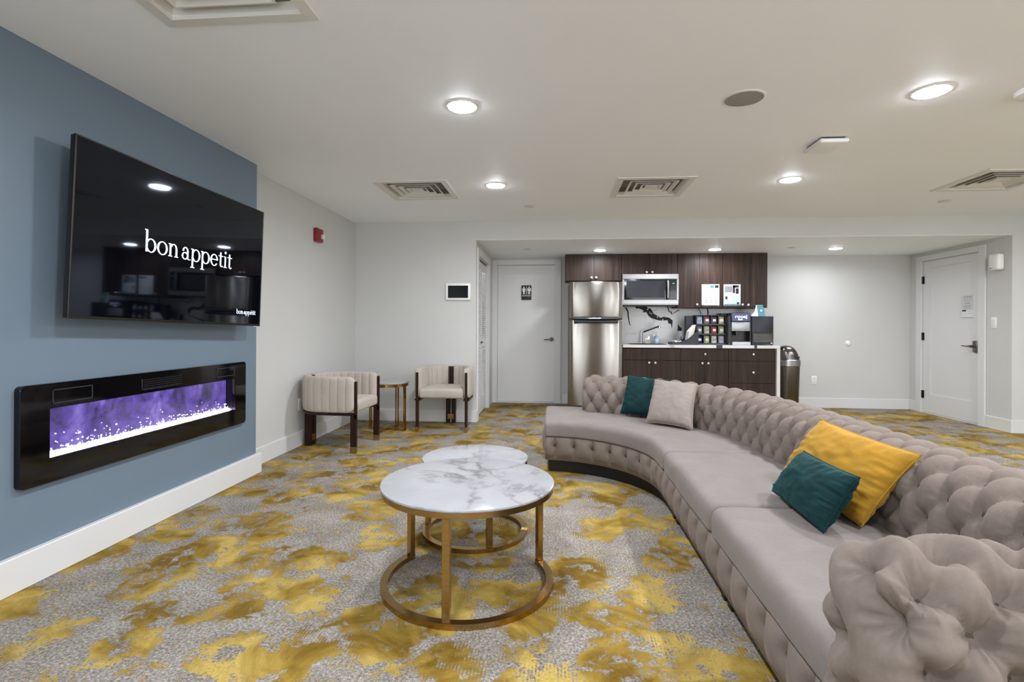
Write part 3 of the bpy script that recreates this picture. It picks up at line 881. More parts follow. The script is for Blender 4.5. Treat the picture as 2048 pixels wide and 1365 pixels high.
g.box(XB, XA, wY0 - 0.012, wY1 + 0.012, wZ0 - 0.014, wZ0 - 0.004); g.box(XB, XA, wY0 - 0.012, wY1 + 0.012, wZ1 + 0.004, wZ1 + 0.014)
g.box(XB, XA, wY0 - 0.014, wY0 - 0.002, wZ0 - 0.004, wZ1 + 0.004); g.box(XB, XA, wY1 + 0.002, wY1 + 0.014, wZ0 - 0.004, wZ1 + 0.004)
g.box(XB - 0.02, XB - 0.01, wY0 - 0.014, wY1 + 0.014, wZ0 - 0.014, wZ1 + 0.014)
g.build('firebox', 'black_plastic', fp, smooth=0)
g = G(); g.box(XB - 0.008, XB, wY0, wY1, wZ0, wZ1)
g.build('flame_panel', 'fire_glow', fp, smooth=0)
g = G(); g.box(XA - 0.012, XA - 0.004, wY0, wY1, wZ0 - 0.003, wZ0 + 0.004)
g.build('led_strip', 'led_white', fp, smooth=0)
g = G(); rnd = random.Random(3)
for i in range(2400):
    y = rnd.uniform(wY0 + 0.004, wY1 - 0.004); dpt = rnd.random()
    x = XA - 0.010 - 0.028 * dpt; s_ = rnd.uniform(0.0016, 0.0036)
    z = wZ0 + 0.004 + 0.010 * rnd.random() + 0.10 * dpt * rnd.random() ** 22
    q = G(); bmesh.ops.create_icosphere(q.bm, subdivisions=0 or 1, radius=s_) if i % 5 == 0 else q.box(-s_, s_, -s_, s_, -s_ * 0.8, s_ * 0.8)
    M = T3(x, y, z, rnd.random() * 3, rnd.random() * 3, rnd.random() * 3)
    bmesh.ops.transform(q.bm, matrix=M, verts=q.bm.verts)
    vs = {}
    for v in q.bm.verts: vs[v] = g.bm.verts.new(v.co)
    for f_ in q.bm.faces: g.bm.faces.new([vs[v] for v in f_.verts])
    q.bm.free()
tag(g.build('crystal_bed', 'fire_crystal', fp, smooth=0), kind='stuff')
for a, b, c, e, nm in ((2.12, 2.32, 0.772, 0.836, 'air_slot'), (3.24, 3.43, 0.778, 0.838, 'air_slot')):
    g = G()
    for a2, b2, c2, e2 in ((a, b, c, c + 0.004), (a, b, e - 0.004, e), (a, a + 0.004, c, e), (b - 0.004, b, c, e)):
        g.box(FX, FX + 0.003, a2, b2, c2, e2)
    sl = g.build(nm, 'charcoal', fp, smooth=0)
    g = G(); g.box(FX, FX + 0.001, a + 0.004, b - 0.004, c + 0.004, e - 0.004); g.build('recess', 'black_gloss', sl, smooth=0)
g = G(); g.box(FX, FX + 0.004, 2.618, 2.92, 0.772, 0.836, 0.001, 1); hg = g.build('heater_grille', 'black_gloss', fp)
for q_ in range(5):
    g = G(); g.box(FX + 0.004, FX + 0.008, 2.624, 2.914, 0.777 + 0.0115 * q_, 0.782 + 0.0115 * q_); g.build('grille_bar', 'black_plastic', hg, smooth=0)

# ------------------------------------------------------------------ kitchen
knob_me = None
def make_knob():
    q = G(); q.lathe([(0, 0), (0.008, 0), (0.006, -0.008), (0.015, -0.014), (0.017, -0.021), (0.012, -0.028), (0, -0.03)], (0, 0, 0), 'Y', 14)
    return mesh_of(q, 'knob_crystal')
knob_me = make_knob()
def front(t, name, x0, x1, z0, z1, y, knobs=()):
    q = G(); q.box(x0 + 0.0018, x1 - 0.0018, y, y + 0.019, z0 + 0.0018, z1 - 0.0018, 0.0012, 1)
    o = q.build(name, 'wenge_laminate', t)
    for kx, kz in knobs:
        inst(knob_me, 'knob', o, T3(kx, y, kz))
    return o
def carcass(t, x0, x1, y0, y1, z0, z1):
    q = G(); q.box(x0, x1, y0, y1, z0, z1); return q.build('body', 'wenge_laminate', t, smooth=0)
YU = 7.20
t = thing('upper_cabinet', (0.52, 7.4, 1.77), 'dark wood two-door wall cabinet above the refrigerator', 'cabinet')
carcass(t, 0.135, 0.905, YU + 0.02, YK, 1.768, HS - 0.004)
front(t, 'door', 0.135, 0.527, 1.768, HS - 0.006, YU, [(0.495, 1.812)]); front(t, 'door', 0.527, 0.905, 1.768, HS - 0.006, YU, [(0.56, 1.812)])
t = thing('upper_cabinet', (1.285, 7.4, 1.855), 'dark wood two-door wall cabinet above the microwave', 'cabinet')
carcass(t, 0.907, 1.663, YU + 0.02, YK, 1.855, HS - 0.004)
front(t, 'door', 0.907, 1.285, 1.855, HS - 0.006, YU, [(1.247, 1.885)]); front(t, 'door', 1.285, 1.663, 1.855, HS - 0.006, YU, [(1.323, 1.885)])
t = thing('upper_cabinet', (1.965, 7.4, 1.395), 'dark wood wall cabinet right of microwave with paper on its right door', 'cabinet')
carcass(t, 1.665, 2.268, YU + 0.02, YK, 1.395, HS - 0.004)
front(t, 'door', 1.665, 1.961, 1.395, HS - 0.006, YU, [(1.925, 1.437)]); front(t, 'door', 1.961, 2.268, 1.395, HS - 0.006, YU, [(1.998, 1.437)])
t = thing('upper_cabinet', (2.56, 7.4, 1.395), 'dark wood wall cabinet at right end with paper on its left door', 'cabinet')
carcass(t, 2.270, 2.855, YU + 0.02, YK, 1.395, HS - 0.004)
front(t, 'door', 2.270, 2.562, 1.395, HS - 0.006, YU, [(2.525, 1.437)]); front(t, 'door', 2.562, 2.855, 1.395, HS - 0.006, YU, [(2.60, 1.434)])

YL = 6.93
t = thing('base_cabinet', (1.27, 7.2, 0), 'dark wood two-door sink base cabinet next to refrigerator', 'cabinet')
q = G()
for b_ in ((0.897, 0.915, YL + 0.02, YK - 0.01, 0.1, 0.853), (1.628, 1.646, YL + 0.02, YK - 0.01, 0.1, 0.853), (0.915, 1.628, YL + 0.02, YK - 0.01, 0.1, 0.118), (0.915, 1.628, YK - 0.03, YK - 0.01, 0.118, 0.853)):
    q.box(*b_)
q.build('body', 'wenge_laminate', t, smooth=0)
front(t, 'false_front', 0.897, 1.646, 0.688, 0.845, YL); front(t, 'door', 0.897, 1.271, 0.105, 0.688, YL, [(1.236, 0.655)]); front(t, 'door', 1.271, 1.646, 0.105, 0.688, YL, [(1.316, 0.655)])
q = G(); q.box(0.897, 1.646, YL + 0.07, YL + 0.09, 0, 0.1); q.build('toe_kick', 'black_wood_base', t, smooth=0)
t = thing('base_cabinet', (1.95, 7.2, 0), 'dark wood base cabinet with one drawer over two doors', 'cabinet')
carcass(t, 1.647, 2.259, YL + 0.02, YK - 0.01, 0.1, 0.853)
front(t, 'drawer', 1.647, 2.259, 0.688, 0.845, YL, [(1.958, 0.775)]); front(t, 'door', 1.647, 1.961, 0.105, 0.688, YL, [(1.922, 0.655)]); front(t, 'door', 1.961, 2.259, 0.105, 0.688, YL, [(1.998, 0.655)])
q = G(); q.box(1.647, 2.259, YL + 0.07, YL + 0.09, 0, 0.1); q.build('toe_kick', 'black_wood_base', t, smooth=0)
t = thing('base_cabinet', (2.56, 7.2, 0), 'dark wood three-drawer base cabinet under the drink machines', 'cabinet')
carcass(t, 2.260, 2.853, YL + 0.02, YK - 0.01, 0.1, 0.853)
front(t, 'drawer', 2.260, 2.853, 0.688, 0.845, YL, [(2.57, 0.778)]); front(t, 'drawer', 2.260, 2.853, 0.398, 0.688, YL, [(2.57, 0.54)]); front(t, 'drawer', 2.260, 2.853, 0.105, 0.398, YL, [(2.57, 0.25)])
q = G(); q.box(2.260, 2.853, YL + 0.07, YL + 0.09, 0, 0.1); q.build('toe_kick', 'black_wood_base', t, smooth=0)

t = thing('countertop', (1.87, 7.2, 0.855), 'white stone countertop with waterfall side beside the trash can', 'countertop')
SX0, SX1, SY0, SY1 = 1.03, 1.47, 7.0, 7.3
q = G()
for a, b, c, d_ in plane_cells(0.893, 2.897, 6.895, YK - 0.006, [(SX0, SX1, SY0, SY1)]):
    q.box(a, b, c, d_, 0.856, 0.893)
q.build('slab', 'counter_marble', t, smooth=0)
q = G(); q.box(2.857, 2.897, 6.897, YK - 0.006, 0.0, 0.8555); q.build('waterfall_side', 'counter_marble', t, smooth=0)
t = thing('sink', (1.25, 7.15, 0.7), 'dark rectangular sink let into the white countertop', 'sink')
q = G()
for a, b, c, d_ in ((SX0 - 0.012, SX0 + 0.004, SY0 - 0.012, SY1 + 0.012), (SX1 - 0.004, SX1 + 0.012, SY0 - 0.012, SY1 + 0.012), (SX0 + 0.004, SX1 - 0.004, SY0 - 0.012, SY0 + 0.004), (SX0 + 0.004, SX1 - 0.004, SY1 - 0.004, SY1 + 0.012)):
    q.box(a, b, c, d_, 0.893, 0.897)
q.build('rim', 'charcoal', t, smooth=0)
q = G()
for a, b, c, d_ in ((SX0, SX0 + 0.004, SY0, SY1), (SX1 - 0.004, SX1, SY0, SY1), (SX0 + 0.004, SX1 - 0.004, SY0, SY0 + 0.004), (SX0 + 0.004, SX1 - 0.004, SY1 - 0.004, SY1)):
    q.box(a, b, c, d_, 0.72, 0.893)
q.box(SX0, SX1, SY0, SY1, 0.715, 0.72)
q.build('basin', 'charcoal', t, smooth=0)

t = thing('backsplash', (1.87, YK, 0.893), 'pale stone backsplash with jagged black veins above the counter', 'backsplash')
q = G(); q.box(0.893, 2.857, YK - 0.005, YK - 0.0005, 0.8935, 1.3945); q.box(0.893, 1.6645, YK - 0.005, YK - 0.0005, 1.3945, 1.4215); q.build('slab', 'splash_marble', t, smooth=0)
def bs(p):                       # drawing units of the vein outlines -> metres on the slab
    X = 1.003 + (1230 + p[0] / 6.826 - 1250) * 0.007025
    Z = 1.234 - (500 + p[1] / 6.826 - 640) * 0.00722
    return (X, YK - 0.005, Z)
veins = [[(128, 780), (165, 795), (188, 850), (192, 920), (206, 1012), (222, 1048), (196, 1022), (176, 930), (168, 850)],
         [(272, 775), (440, 775), (446, 800), (490, 802), (516, 838), (530, 872), (600, 910), (622, 930), (672, 914), (750, 928), (794, 965), (786, 1082), (770, 1012), (735, 1006), (725, 962), (640, 968), (590, 962), (500, 934), (460, 902), (432, 852), (382, 858), (392, 830), (330, 800), (295, 804)],
         [(868, 1012), (890, 1050), (917, 1072), (912, 1190), (892, 1208), (866, 1172), (860, 1100)],
         [(716, 775), (732, 780), (748, 836), (780, 846), (794, 882), (776, 880), (766, 856), (736, 846)],
         [(888, 818), (888, 830), (846, 846), (802, 874), (806, 862), (842, 836)],
         [(1250, 780), (1268, 790), (1284, 850), (1276, 900), (1262, 900), (1266, 850)]]
for v in veins:
    q = G(); q.poly([bs(p_) for p_ in v], (0, -0.0008, 0)); q.build('black_vein', 'stone_black', t, smooth=0)
rnd = random.Random(5)
q = G()
for i in range(16):
    c = (440 + rnd.uniform(0, 230), 0); c = (c[0], 800 + (c[0] - 440) * 0.62 + rnd.uniform(-12, 40)); r_ = rnd.uniform(4, 9)
    q.poly([bs((c[0] + r_ * math.cos(k_ * PI / 3), c[1] + r_ * math.sin(k_ * PI / 3))) for k_ in range(6)], (0, -0.001, 0))
tag(q.build('pale_flecks', 'splash_marble', t, smooth=0), kind='stuff')

t = thing('faucet', (1.243, 7.36, 0.893), 'chrome angular kitchen faucet beside the soap bottle', 'faucet')
q = G(); q.cyl((1.243, 7.38, 0.893), (1.243, 7.38, 0.90), 0.028, seg=20); q.cyl((1.243, 7.38, 0.9), (1.243, 7.38, 1.055), 0.015, seg=14); q.build('column', 'chrome', t)
q = G(); q.tube([(1.243, 7.38, 1.05), (1.25, 7.37, 1.062), (1.40, 7.27, 1.125), (1.435, 7.25, 1.138)], [0.013, 0.013, 0.012, 0.012], 10); q.cyl((1.432, 7.25, 1.14), (1.432, 7.25, 1.112), 0.018, seg=14); q.build('spout', 'chrome', t)
q = G(); q.box(1.258, 1.325, 7.372, 7.388, 0.955, 0.968, 0.003, 1); q.box(1.30, 1.325, 7.374, 7.386, 0.968, 1.0, 0.003, 1); q.build('handle', 'chrome', t)
t = thing('soap_bottle', (1.42, 7.40, 0.893), 'clear blue soap pump bottle standing by the faucet', 'bottle')
q = G(); q.lathe([(0, 0), (0.03, 0), (0.032, 0.01), (0.032, 0.085), (0.026, 0.1), (0.012, 0.11), (0.012, 0.118)], (1.42, 7.40, 0.893), 'Z', 18); q.build('bottle_body', 'soap_blue', t)
q = G(); q.cyl((1.42, 7.4, 1.01), (1.42, 7.4, 1.03), 0.013); q.cyl((1.42, 7.4, 1.03), (1.42, 7.4, 1.055), 0.004); q.box(1.38, 1.43, 7.393, 7.407, 1.05, 1.06, 0.003, 1); q.build('pump', 'clear_lens', t)
q = G(); q.cyl((1.42, 7.4, 0.92), (1.42, 7.4, 0.965), 0.0325, caps=False, seg=18); q.build('label_band', 'paper_blue', t)

# refrigerator
t = thing('refrigerator', (0.53, 7.2, 0), 'stainless steel top-freezer refrigerator with black handles', 'refrigerator')
q = G(); q.box(0.185, 0.878, 6.92, 7.52, 0.03, 1.715, 0.006, 1); q.build('cabinet', 'charcoal', t)
def fdoor(z0, z1):
    q = G(); x0, x1 = 0.181, 0.883; n = 24; rows = []
    zz = [z0, z0 + 0.004, z0 + 0.012, (z0 + z1) / 2, z1 - 0.012, z1 - 0.004, z1]
    for k_, z in enumerate(zz):
        inset = (0.010, 0.003, 0, 0, 0, 0.003, 0.010)[k_]; row = []
        for i in range(n + 1):
            s_ = -1 + 2 * i / n
            edge = 0.018 * max(0, (abs(s_) - 0.93) / 0.07) ** 2
            row.append((x0 + (x1 - x0) * i / n, 6.845 + 0.026 * s_ * s_ + edge + inset, z))
        row.append((x1, 6.918, z)); row.insert(0, (x0, 6.918, z)); rows.append(row)
    V = q.grid(rows)
    q.bm.faces.new(V[0]); q.bm.faces.new(V[-1])
    return q.build('door', 'stainless', t, smooth=40)
f1 = fdoor(1.236, 1.73); f2 = fdoor(0.07, 1.222)
for o_, z in ((f1, 1.222), (f2, 1.176)):
    q = G(); q.box(0.245, 0.822, 6.815, 6.862, z, z + 0.04, 0.008, 2); q.build('handle', 'black_plastic', o_)
q = G(); q.box(0.245, 0.822, 6.812, 6.818, 1.238, 1.243, 0.001, 1); q.build('handle_trim', 'chrome', f1)
q = G(); q.box(0.19, 0.87, 6.9, 6.93, 0.0, 0.065); q.build('kick_grille', 'black_plastic', t, smooth=0)
text_geo('Whirlpool', 0.026, FY(0.545, 6.8445, 1.672), 0.0007).build('brand_lettering', 'chrome', f1, smooth=0)
for x in (0.20, 0.86):
    q = G(); q.box(x - 0.02, x + 0.02, 6.88, 6.95, 1.2205, 1.2375); q.build('hinge', 'black_plastic', t, smooth=0)

# microwave
t = thing('microwave', (1.285, 7.3, 1.42), 'stainless over-the-range microwave with black window', 'microwave')
q = G(); q.box(0.909, 1.661, 7.135, YK - 0.006, 1.432, 1.853); q.build('case', 'stainless_plain', t, smooth=0)
ym = 7.11
q = G(); q.box(0.909, 1.661, ym, 7.134, 1.782, 1.852, 0.003, 1); q.build('top_band', 'stainless_plain', t)
q = G(); q.box(0.909, 1.661, ym, 7.134, 1.440, 1.500, 0.003, 1); q.build('bottom_band', 'stainless_plain', t)
q = G(); q.box(0.909, 0.932, ym, 7.134, 1.501, 1.781); q.build('side_band', 'stainless_plain', t, smooth=0)
q = G(); q.box(1.637, 1.661, ym, 7.134, 1.501, 1.781); q.build('side_band', 'stainless_plain', t, smooth=0)
q = G(); q.box(0.933, 1.548, ym + 0.002, 7.134, 1.502, 1.780); dr = q.build('door', 'black_gloss', t, smooth=0)
q = G(); q.box(0.965, 1.475, ym + 0.001, ym + 0.003, 1.528, 1.752); q.build('window', 'charcoal', dr, smooth=0)
q = G(); q.tube([(1.513, ym + 0.004, 1.772), (1.513, ym - 0.025, 1.755), (1.513, ym - 0.034, 1.64), (1.513, ym - 0.025, 1.527), (1.513, ym + 0.004, 1.51)], 0.0155, 10); q.build('handle', 'stainless_plain', dr)
q = G(); q.box(1.549, 1.636, ym + 0.002, 7.134, 1.502, 1.780); cp = q.build('control_panel', 'black_gloss', t, smooth=0)
text_geo('1:41', 0.02, FY(1.592, ym + 0.0015, 1.722), 0.0004).build('clock', 'clock_glow', cp, smooth=0)
q = G()
for r_ in range(7):
    for c_ in range(3):
        q.box(1.566 + 0.022 * c_, 1.574 + 0.022 * c_, ym + 0.0012, ym + 0.002, 1.527 + 0.024 * r_, 1.533 + 0.024 * r_)
q.build('buttons_print', 'ink_grey', cp, smooth=0)
q = G(); q.box(0.915, 1.655, 7.12, YK - 0.01, 1.422, 1.432); q.build('bottom_plate', 'charcoal', t, smooth=0)
q = G(); q.box(1.53, 1.62, 7.16, 7.24, 1.408, 1.422); q.build('lamp_cover', 'black_plastic', t, smooth=0)

# papers on the cabinet doors
yp = YU - 0.0012
t = thing('paper_notice', (2.107, YU, 1.43), 'white paper sheet with icon grid on the left notice door', 'notice')
q = G(); q.box(1.99, 2.224, yp, YU, 1.428, 1.716); q.build('sheet', 'paper', t, smooth=0)
def print_(t, name, mat, rects):
    q = G()
    for a, b, c, d_ in rects: q.box(a, b, yp - 0.0005, yp, c, d_)
    q.build(name, mat, t, smooth=0)
ic = [(2.05 + 0.066 * c - 0.008, 2.05 + 0.066 * c + 0.008, z - 0.006, z + 0.006) for z in (1.63, 1.595, 1.54, 1.513, 1.49, 1.465) for c in range(3)]
print_(t, 'icon_grid', 'ink_grey', ic)
print_(t, 'text_lines', 'ink_grey', [(2.0, 2.06, z, z + 0.003) for z in (1.645, 1.61, 1.558, 1.528, 1.50, 1.477)])
print_(t, 'teal_box', 'ink_teal', [(2.10, 2.155, 1.668, 1.70)])
print_(t, 'dark_box', 'ink_dark', [(2.165, 2.212, 1.665, 1.703)])
q = G(); q.lathe([(0.014, 0), (0.018, 0), (0.018, -0.0006), (0.014, -0.0006)], (2.043, yp, 1.688), 'Y', 16); q.box(2.022, 2.064, yp - 0.0005, yp, 1.66, 1.668); q.build('face_icon', 'ink_pink', t, smooth=0)
t = thing('paper_notice', (2.39, YU, 1.43), 'white paper flyer with phone picture and blue foot strip', 'notice')
q = G(); q.box(2.279, 2.503, yp, YU, 1.428, 1.714); q.build('sheet', 'paper', t, smooth=0)
print_(t, 'screen_picture', 'ink_grey', [(2.293, 2.395, 1.605, 1.69)])
print_(t, 'blue_panel', 'paper_blue', [(2.38, 2.497, 1.452, 1.565), (2.293, 2.375, 1.45, 1.475)])
print_(t, 'teal_strip', 'ink_teal', [(2.283, 2.499, 1.431, 1.446), (2.455, 2.485, 1.447, 1.47)])
print_(t, 'phone_picture', 'ink_dark', [(2.40, 2.43, 1.595, 1.70), (2.44, 2.478, 1.585, 1.66), (2.40, 2.478, 1.67, 1.70), (2.303, 2.33, 1.51, 1.55)])
print_(t, 'text_lines', 'ink_grey', [(2.293, 2.35, 1.50, 1.503), (2.30, 2.36, 1.485, 1.488), (2.34, 2.49, 1.698, 1.702)])

# condiment caddy, left of the packet rack
t = thing('condiment_caddy', (1.74, 7.1, 0.893), 'black sloped caddy holding cups, napkins and stirrers', 'caddy')
yc0, yc1 = 7.0, 7.25
prof = [(1.553, 0.893), (1.553, 0.925), (1.64, 0.925), (1.70, 0.945), (1.765, 0.975), (1.895, 1.09), (1.895, 0.893)]
for y in (yc0, yc1 - 0.008):
    q = G(); q.poly([(a, y, b) for a, b in prof], (0, 0.008, 0)); q.build('side_panel', 'navy_black', t, smooth=0)
q = G(); q.box(1.553, 1.561, yc0 + 0.008, yc1 - 0.008, 0.893, 0.92); q.box(1.561, 1.895, yc0 + 0.008, yc1 - 0.008, 0.893, 0.9); q.box(1.885, 1.895, yc0 + 0.008, yc1 - 0.008, 0.9, 1.09); q.box(1.70, 1.706, yc0 + 0.008, yc1 - 0.008, 0.9, 0.94)
q.build('tray', 'navy_black', t, smooth=0)
q = G(); q.box(1.795, 1.9, yc1 + 0.005, yc1 + 0.1, 0.893, 1.285, 0.004, 1); q.build('back_tower', 'charcoal', t)
rnd = random.Random(9)
for k_ in range(6):
    s_ = thing('napkin', (1.82, 7.12, 0.95 + 0.018 * k_), 'white paper napkin fanned in the black caddy', 'napkin', 'napkins in the caddy')
    q = G(); q.obox(T3(1.808 + 0.004 * k_, 7.12, 1.005 + 0.021 * k_, 0, -math.radians(48), 0), 0.13, 0.15, 0.011, 0.003, 1)
    q.build('fold', 'sachet_white', s_)
for k_ in range(7):
    x = 1.58 + 0.017 * k_
    s_ = thing('sugar_sachet', (x, 7.08, 0.915), 'white sugar sachet in the front tray of the black caddy', 'sachet', 'sachets in the caddy tray')
    q = G(); q.obox(T3(x, 7.05 + 0.05 * rnd.random(), 0.932 + 0.008 * rnd.random(), rnd.uniform(-0.5, 0.5), rnd.uniform(-0.8, 0.8), rnd.uniform(-0.8, 0.8)), 0.035, 0.055, 0.004, 0.001, 1)
    q.build('packet', 'sachet_white', s_)
for k_ in range(5):
    x = 1.675 + 0.009 * k_
    s_ = thing('stirrer', (x, 7.1, 0.905), 'black stirrer stick standing in the caddy', 'stirrer', 'stirrers in the caddy')
    q = G(); q.cyl((x, 7.1, 0.905), (x + rnd.uniform(-0.03, 0.03), 7.1 + rnd.uniform(-0.02, 0.02), 1.0), 0.003, seg=6); q.build('stick', 'black_plastic', s_)
t = thing('clear_cup_stack', (1.735, 7.33, 0.893), 'stack of clear plastic cups behind the caddy', 'cup')
for k_ in range(5):
    q = G(); q.lathe([(0.03, 0.02 * k_), (0.042, 0.02 * k_ + 0.1), (0.043, 0.02 * k_ + 0.103)], (1.735, 7.33, 0.893), 'Z', 18); q.build('cup', 'glass_pot', t)

# packet rack with twelve packets
t = thing('packet_rack', (2.095, 7.18, 0.893), 'black rack of drink packets, four across and three high', 'rack')
RX0, CW, RZ0, RHt = 1.905, 0.0955, 0.897, 0.131
q = G(); q.box(RX0 - 0.004, RX0 + 4 * CW + 0.004, 7.30, 7.31, 0.893, 1.295); q.build('back_panel', 'black_plastic', t, smooth=0)
for i in range(5):
    q = G(); q.box(RX0 + CW * i - 0.004, RX0 + CW * i + 0.004, 7.13, 7.30, 0.893, 1.295); q.build('upright', 'black_plastic', t, smooth=0)
for j in range(4):
    q = G(); z = RZ0 + RHt * j
    q.box(RX0 + 0.004, RX0 + 4 * CW - 0.004, 7.14, 7.30, z - 0.004, z + 0.002); q.build('shelf', 'black_plastic', t, smooth=0)
    if j < 3:
        q = G(); q.box(RX0 + 0.004, RX0 + 4 * CW - 0.004, 7.128, 7.134, z - 0.004, z + 0.016); q.build('lip', 'black_plastic', t, smooth=0)
cols = [['pk_navy', 'pk_green', 'pk_pale', 'pk_lilac'], ['pk_slate', 'pk_cream', 'pk_red', 'pk_olive'], ['pk_blue', 'pk_rose', 'pk_char', 'pk_sand']]
cn = [['navy', 'yellow-green', 'pale white', 'lilac grey'], ['slate grey', 'cream', 'red', 'olive'], ['pale blue', 'dusty rose', 'charcoal', 'sand']]
rn = ['bottom', 'middle', 'top']
def packet(x, z, mat, label):
    s_ = thing('drink_packet', (x, 7.15, z), label, 'packet', 'drink packets in the rack')
    q = G(); n = 6; w, h_ = 0.036, 0.112
    for sgn in (-1, 1):
        rows = [[(x + w * (-1 + 2 * i / n), 7.16 + 0.012 * (j / n) + sgn * 0.016 * (max(0, (1 - (-1 + 2 * i / n) ** 2)) * max(0, 1 - (-1 + 2 * j / n) ** 4)) ** 0.6, z + h_ * j / n) for i in range(n + 1)] for j in range(n + 1)]
        q.grid(rows)
    q.build('pouch', mat, s_)
    q = G(); q.box(x - 0.02, x + 0.02, 7.1445, 7.147, z + 0.045, z + 0.075); q.build('printed_label', 'paper' if mat not in ('pk_pale', 'pk_blue', 'pk_lilac', 'pk_cream') else 'ink_grey', s_, smooth=0)
for j in range(3):
    for i in range(4):
        packet(RX0 + CW * (i + 0.5), RZ0 + RHt * j + 0.004, cols[j][i], '%s drink packet in the %s row of the black rack' % (cn[j][i], rn[j]))

# coffee brewer
t = thing('coffee_brewer', (2.45, 7.2, 0.893), 'black coffee brewer with lit screen and silver front panel', 'coffee machine')
BX0, BX1 = 2.292, 2.592
q = G(); q.box(BX0, BX1, 7.17, 7.45, 0.893, 1.285, 0.006, 1); q.box(BX0, BX0 + 0.04, 7.05, 7.175, 0.893, 1.285, 0.004, 1); q.box(BX1 - 0.02, BX1, 7.05, 7.175, 0.893, 1.285, 0.004, 1); q.build('body', 'black_plastic', t)
q = G(); q.box(2.325, 2.57, 7.03, 7.17, 1.205, 1.322, 0.006, 2); hd = q.build('screen_head', 'black_plastic', t)
q = G(); q.box(2.335, 2.562, 7.027, 7.031, 1.212, 1.316); q.build('screen', 'screen_blue', hd, smooth=0)
text_geo('rooej', 0.062, FY(2.452, 7.0262, 1.272), 0.0004, width=0.15).build('screen_text', 'screen_text', hd, smooth=0)
q = G(); q.box(2.415, 2.47, 7.0258, 7.0268, 1.226, 1.24); q.build('screen_button', 'screen_text', hd, smooth=0)
q = G(); q.box(2.336, 2.568, 7.035, 7.17, 1.08, 1.2, 0.005, 2); sp_ = q.build('front_panel', 'silver_plastic', t)
q = G(); q.box(2.50, 2.555, 7.0335, 7.0352, 1.092, 1.098); q.build('brand_line', 'ink_grey', sp_, smooth=0)
q = G(); q.box(2.40, 2.44, 7.08, 7.12, 1.02, 1.08, 0.004, 1); q.build('nozzle', 'black_plastic', t)
q = G(); q.box(2.342, 2.576, 7.03, 7.17, 0.893, 0.937, 0.004, 1); tr_ = q.build('drip_tray', 'silver_plastic', t)
q = G(); q.box(2.37, 2.55, 7.05, 7.16, 0.937, 0.94); q.build('drip_grid', 'black_plastic', tr_, smooth=0)
q = G(); q.box(2.25, 2.42, 7.2, 7.42, 1.297, 1.32, 0.004, 1); q.box(2.30, 2.41, 7.22, 7.4, 1.285, 1.297); q.build('top_hatch', 'black_plastic', t)
# milk chiller
t = thing('milk_chiller', (2.735, 7.2, 0.893), 'black milk chiller box with slatted lower front', 'chiller')
q = G(); q.box(2.598, 2.875, 7.05, 7.45, 0.9, 1.278, 0.006, 2); q.build('body', 'navy_black', t)
for k_ in range(8):
    q = G(); q.obox(T3(2.738, 7.046, 0.945 + 0.0165 * k_, math.radians(30), 0, 0), 0.245, 0.004, 0.011, 0, 1); q.build('slat', 'satin_nickel' if k_ < 7 else 'charcoal', t, smooth=0)
for x in (2.615, 2.858):
    q = G(); q.cyl((x, 7.08, 0.893), (x, 7.08, 0.9), 0.012, seg=10); q.build('foot', 'black_plastic', t)
q = G(); q.box(2.835, 2.865, 7.046, 7.051, 0.912, 0.928, 0.002, 1); q.build('badge', 'silver_plastic', t)
# tent sign on the chiller
t = thing('tent_sign', (2.735, 7.2, 1.278), 'blue and white folded tent sign on the black chiller', 'sign')
q = G(); q.poly([(2.70, 7.1, 1.278), (2.79, 7.1, 1.278), (2.787, 7.13, 1.36), (2.775, 7.15, 1.43), (2.70, 7.15, 1.43), (2.704, 7.13, 1.36)], (0, 0.004, 0)); q.build('front_panel', 'ink_teal', t, smooth=0)
q = G(); q.poly([(2.61, 7.13, 1.278), (2.70, 7.104, 1.278), (2.70, 7.154, 1.43), (2.688, 7.154, 1.43), (2.668, 7.14, 1.34)], (0, 0.004, 0)); q.build('side_panel', 'paper', t, smooth=0)
q = G(); q.box(2.698, 2.78, 7.154, 7.158, 1.395, 1.432); q.build('top_panel', 'paper', t, smooth=0)
q = G(); q.lathe([(0, 0), (0.017, 0), (0.017, -0.002), (0, -0.002)], (2.742, 7.117, 1.355), 'Y', 18); q.build('round_logo', 'paper', t, smooth=0)
# loose cables and clips
t = thing('power_cable', (2.27, YK, 1.0), 'black power cable hanging below the upper cabinet', 'cable')
q = G(); q.tube([(2.03, 7.5, 1.394), (2.045, 7.49, 1.36), (2.06, 7.49, 1.33), (2.055, 7.49, 1.296), (2.06, 7.47, 1.2), (2.1, 7.46, 0.95), (2.3, 7.49, 0.9)], 0.005, 8); q.build('cord', 'black_cable', t)
q = G(); q.box(2.29, 2.325, 7.475, 7.505, 0.893, 0.925, 0.004, 1); q.build('plug', 'black_plastic', t)
for x, w, lb in ((2.132, 0.075, 'black clip on counter edge below the packet rack'), (2.589, 0.03, 'small black clip on counter edge below the milk chiller')):
    t = thing('edge_clip', (x, 6.89, 0.86), lb, 'clip')
    q = G(); q.box(x - w / 2, x + w / 2, 6.884, 6.8945, 0.858, 0.8945, 0.002, 1); q.build('clip_front', 'black_plastic', t)
    q = G(); q.box(x - w / 2, x + w / 2, 6.8945, 6.93, 0.8932, 0.8962, 0.001, 1); q.build('clip_top', 'black_plastic', t)

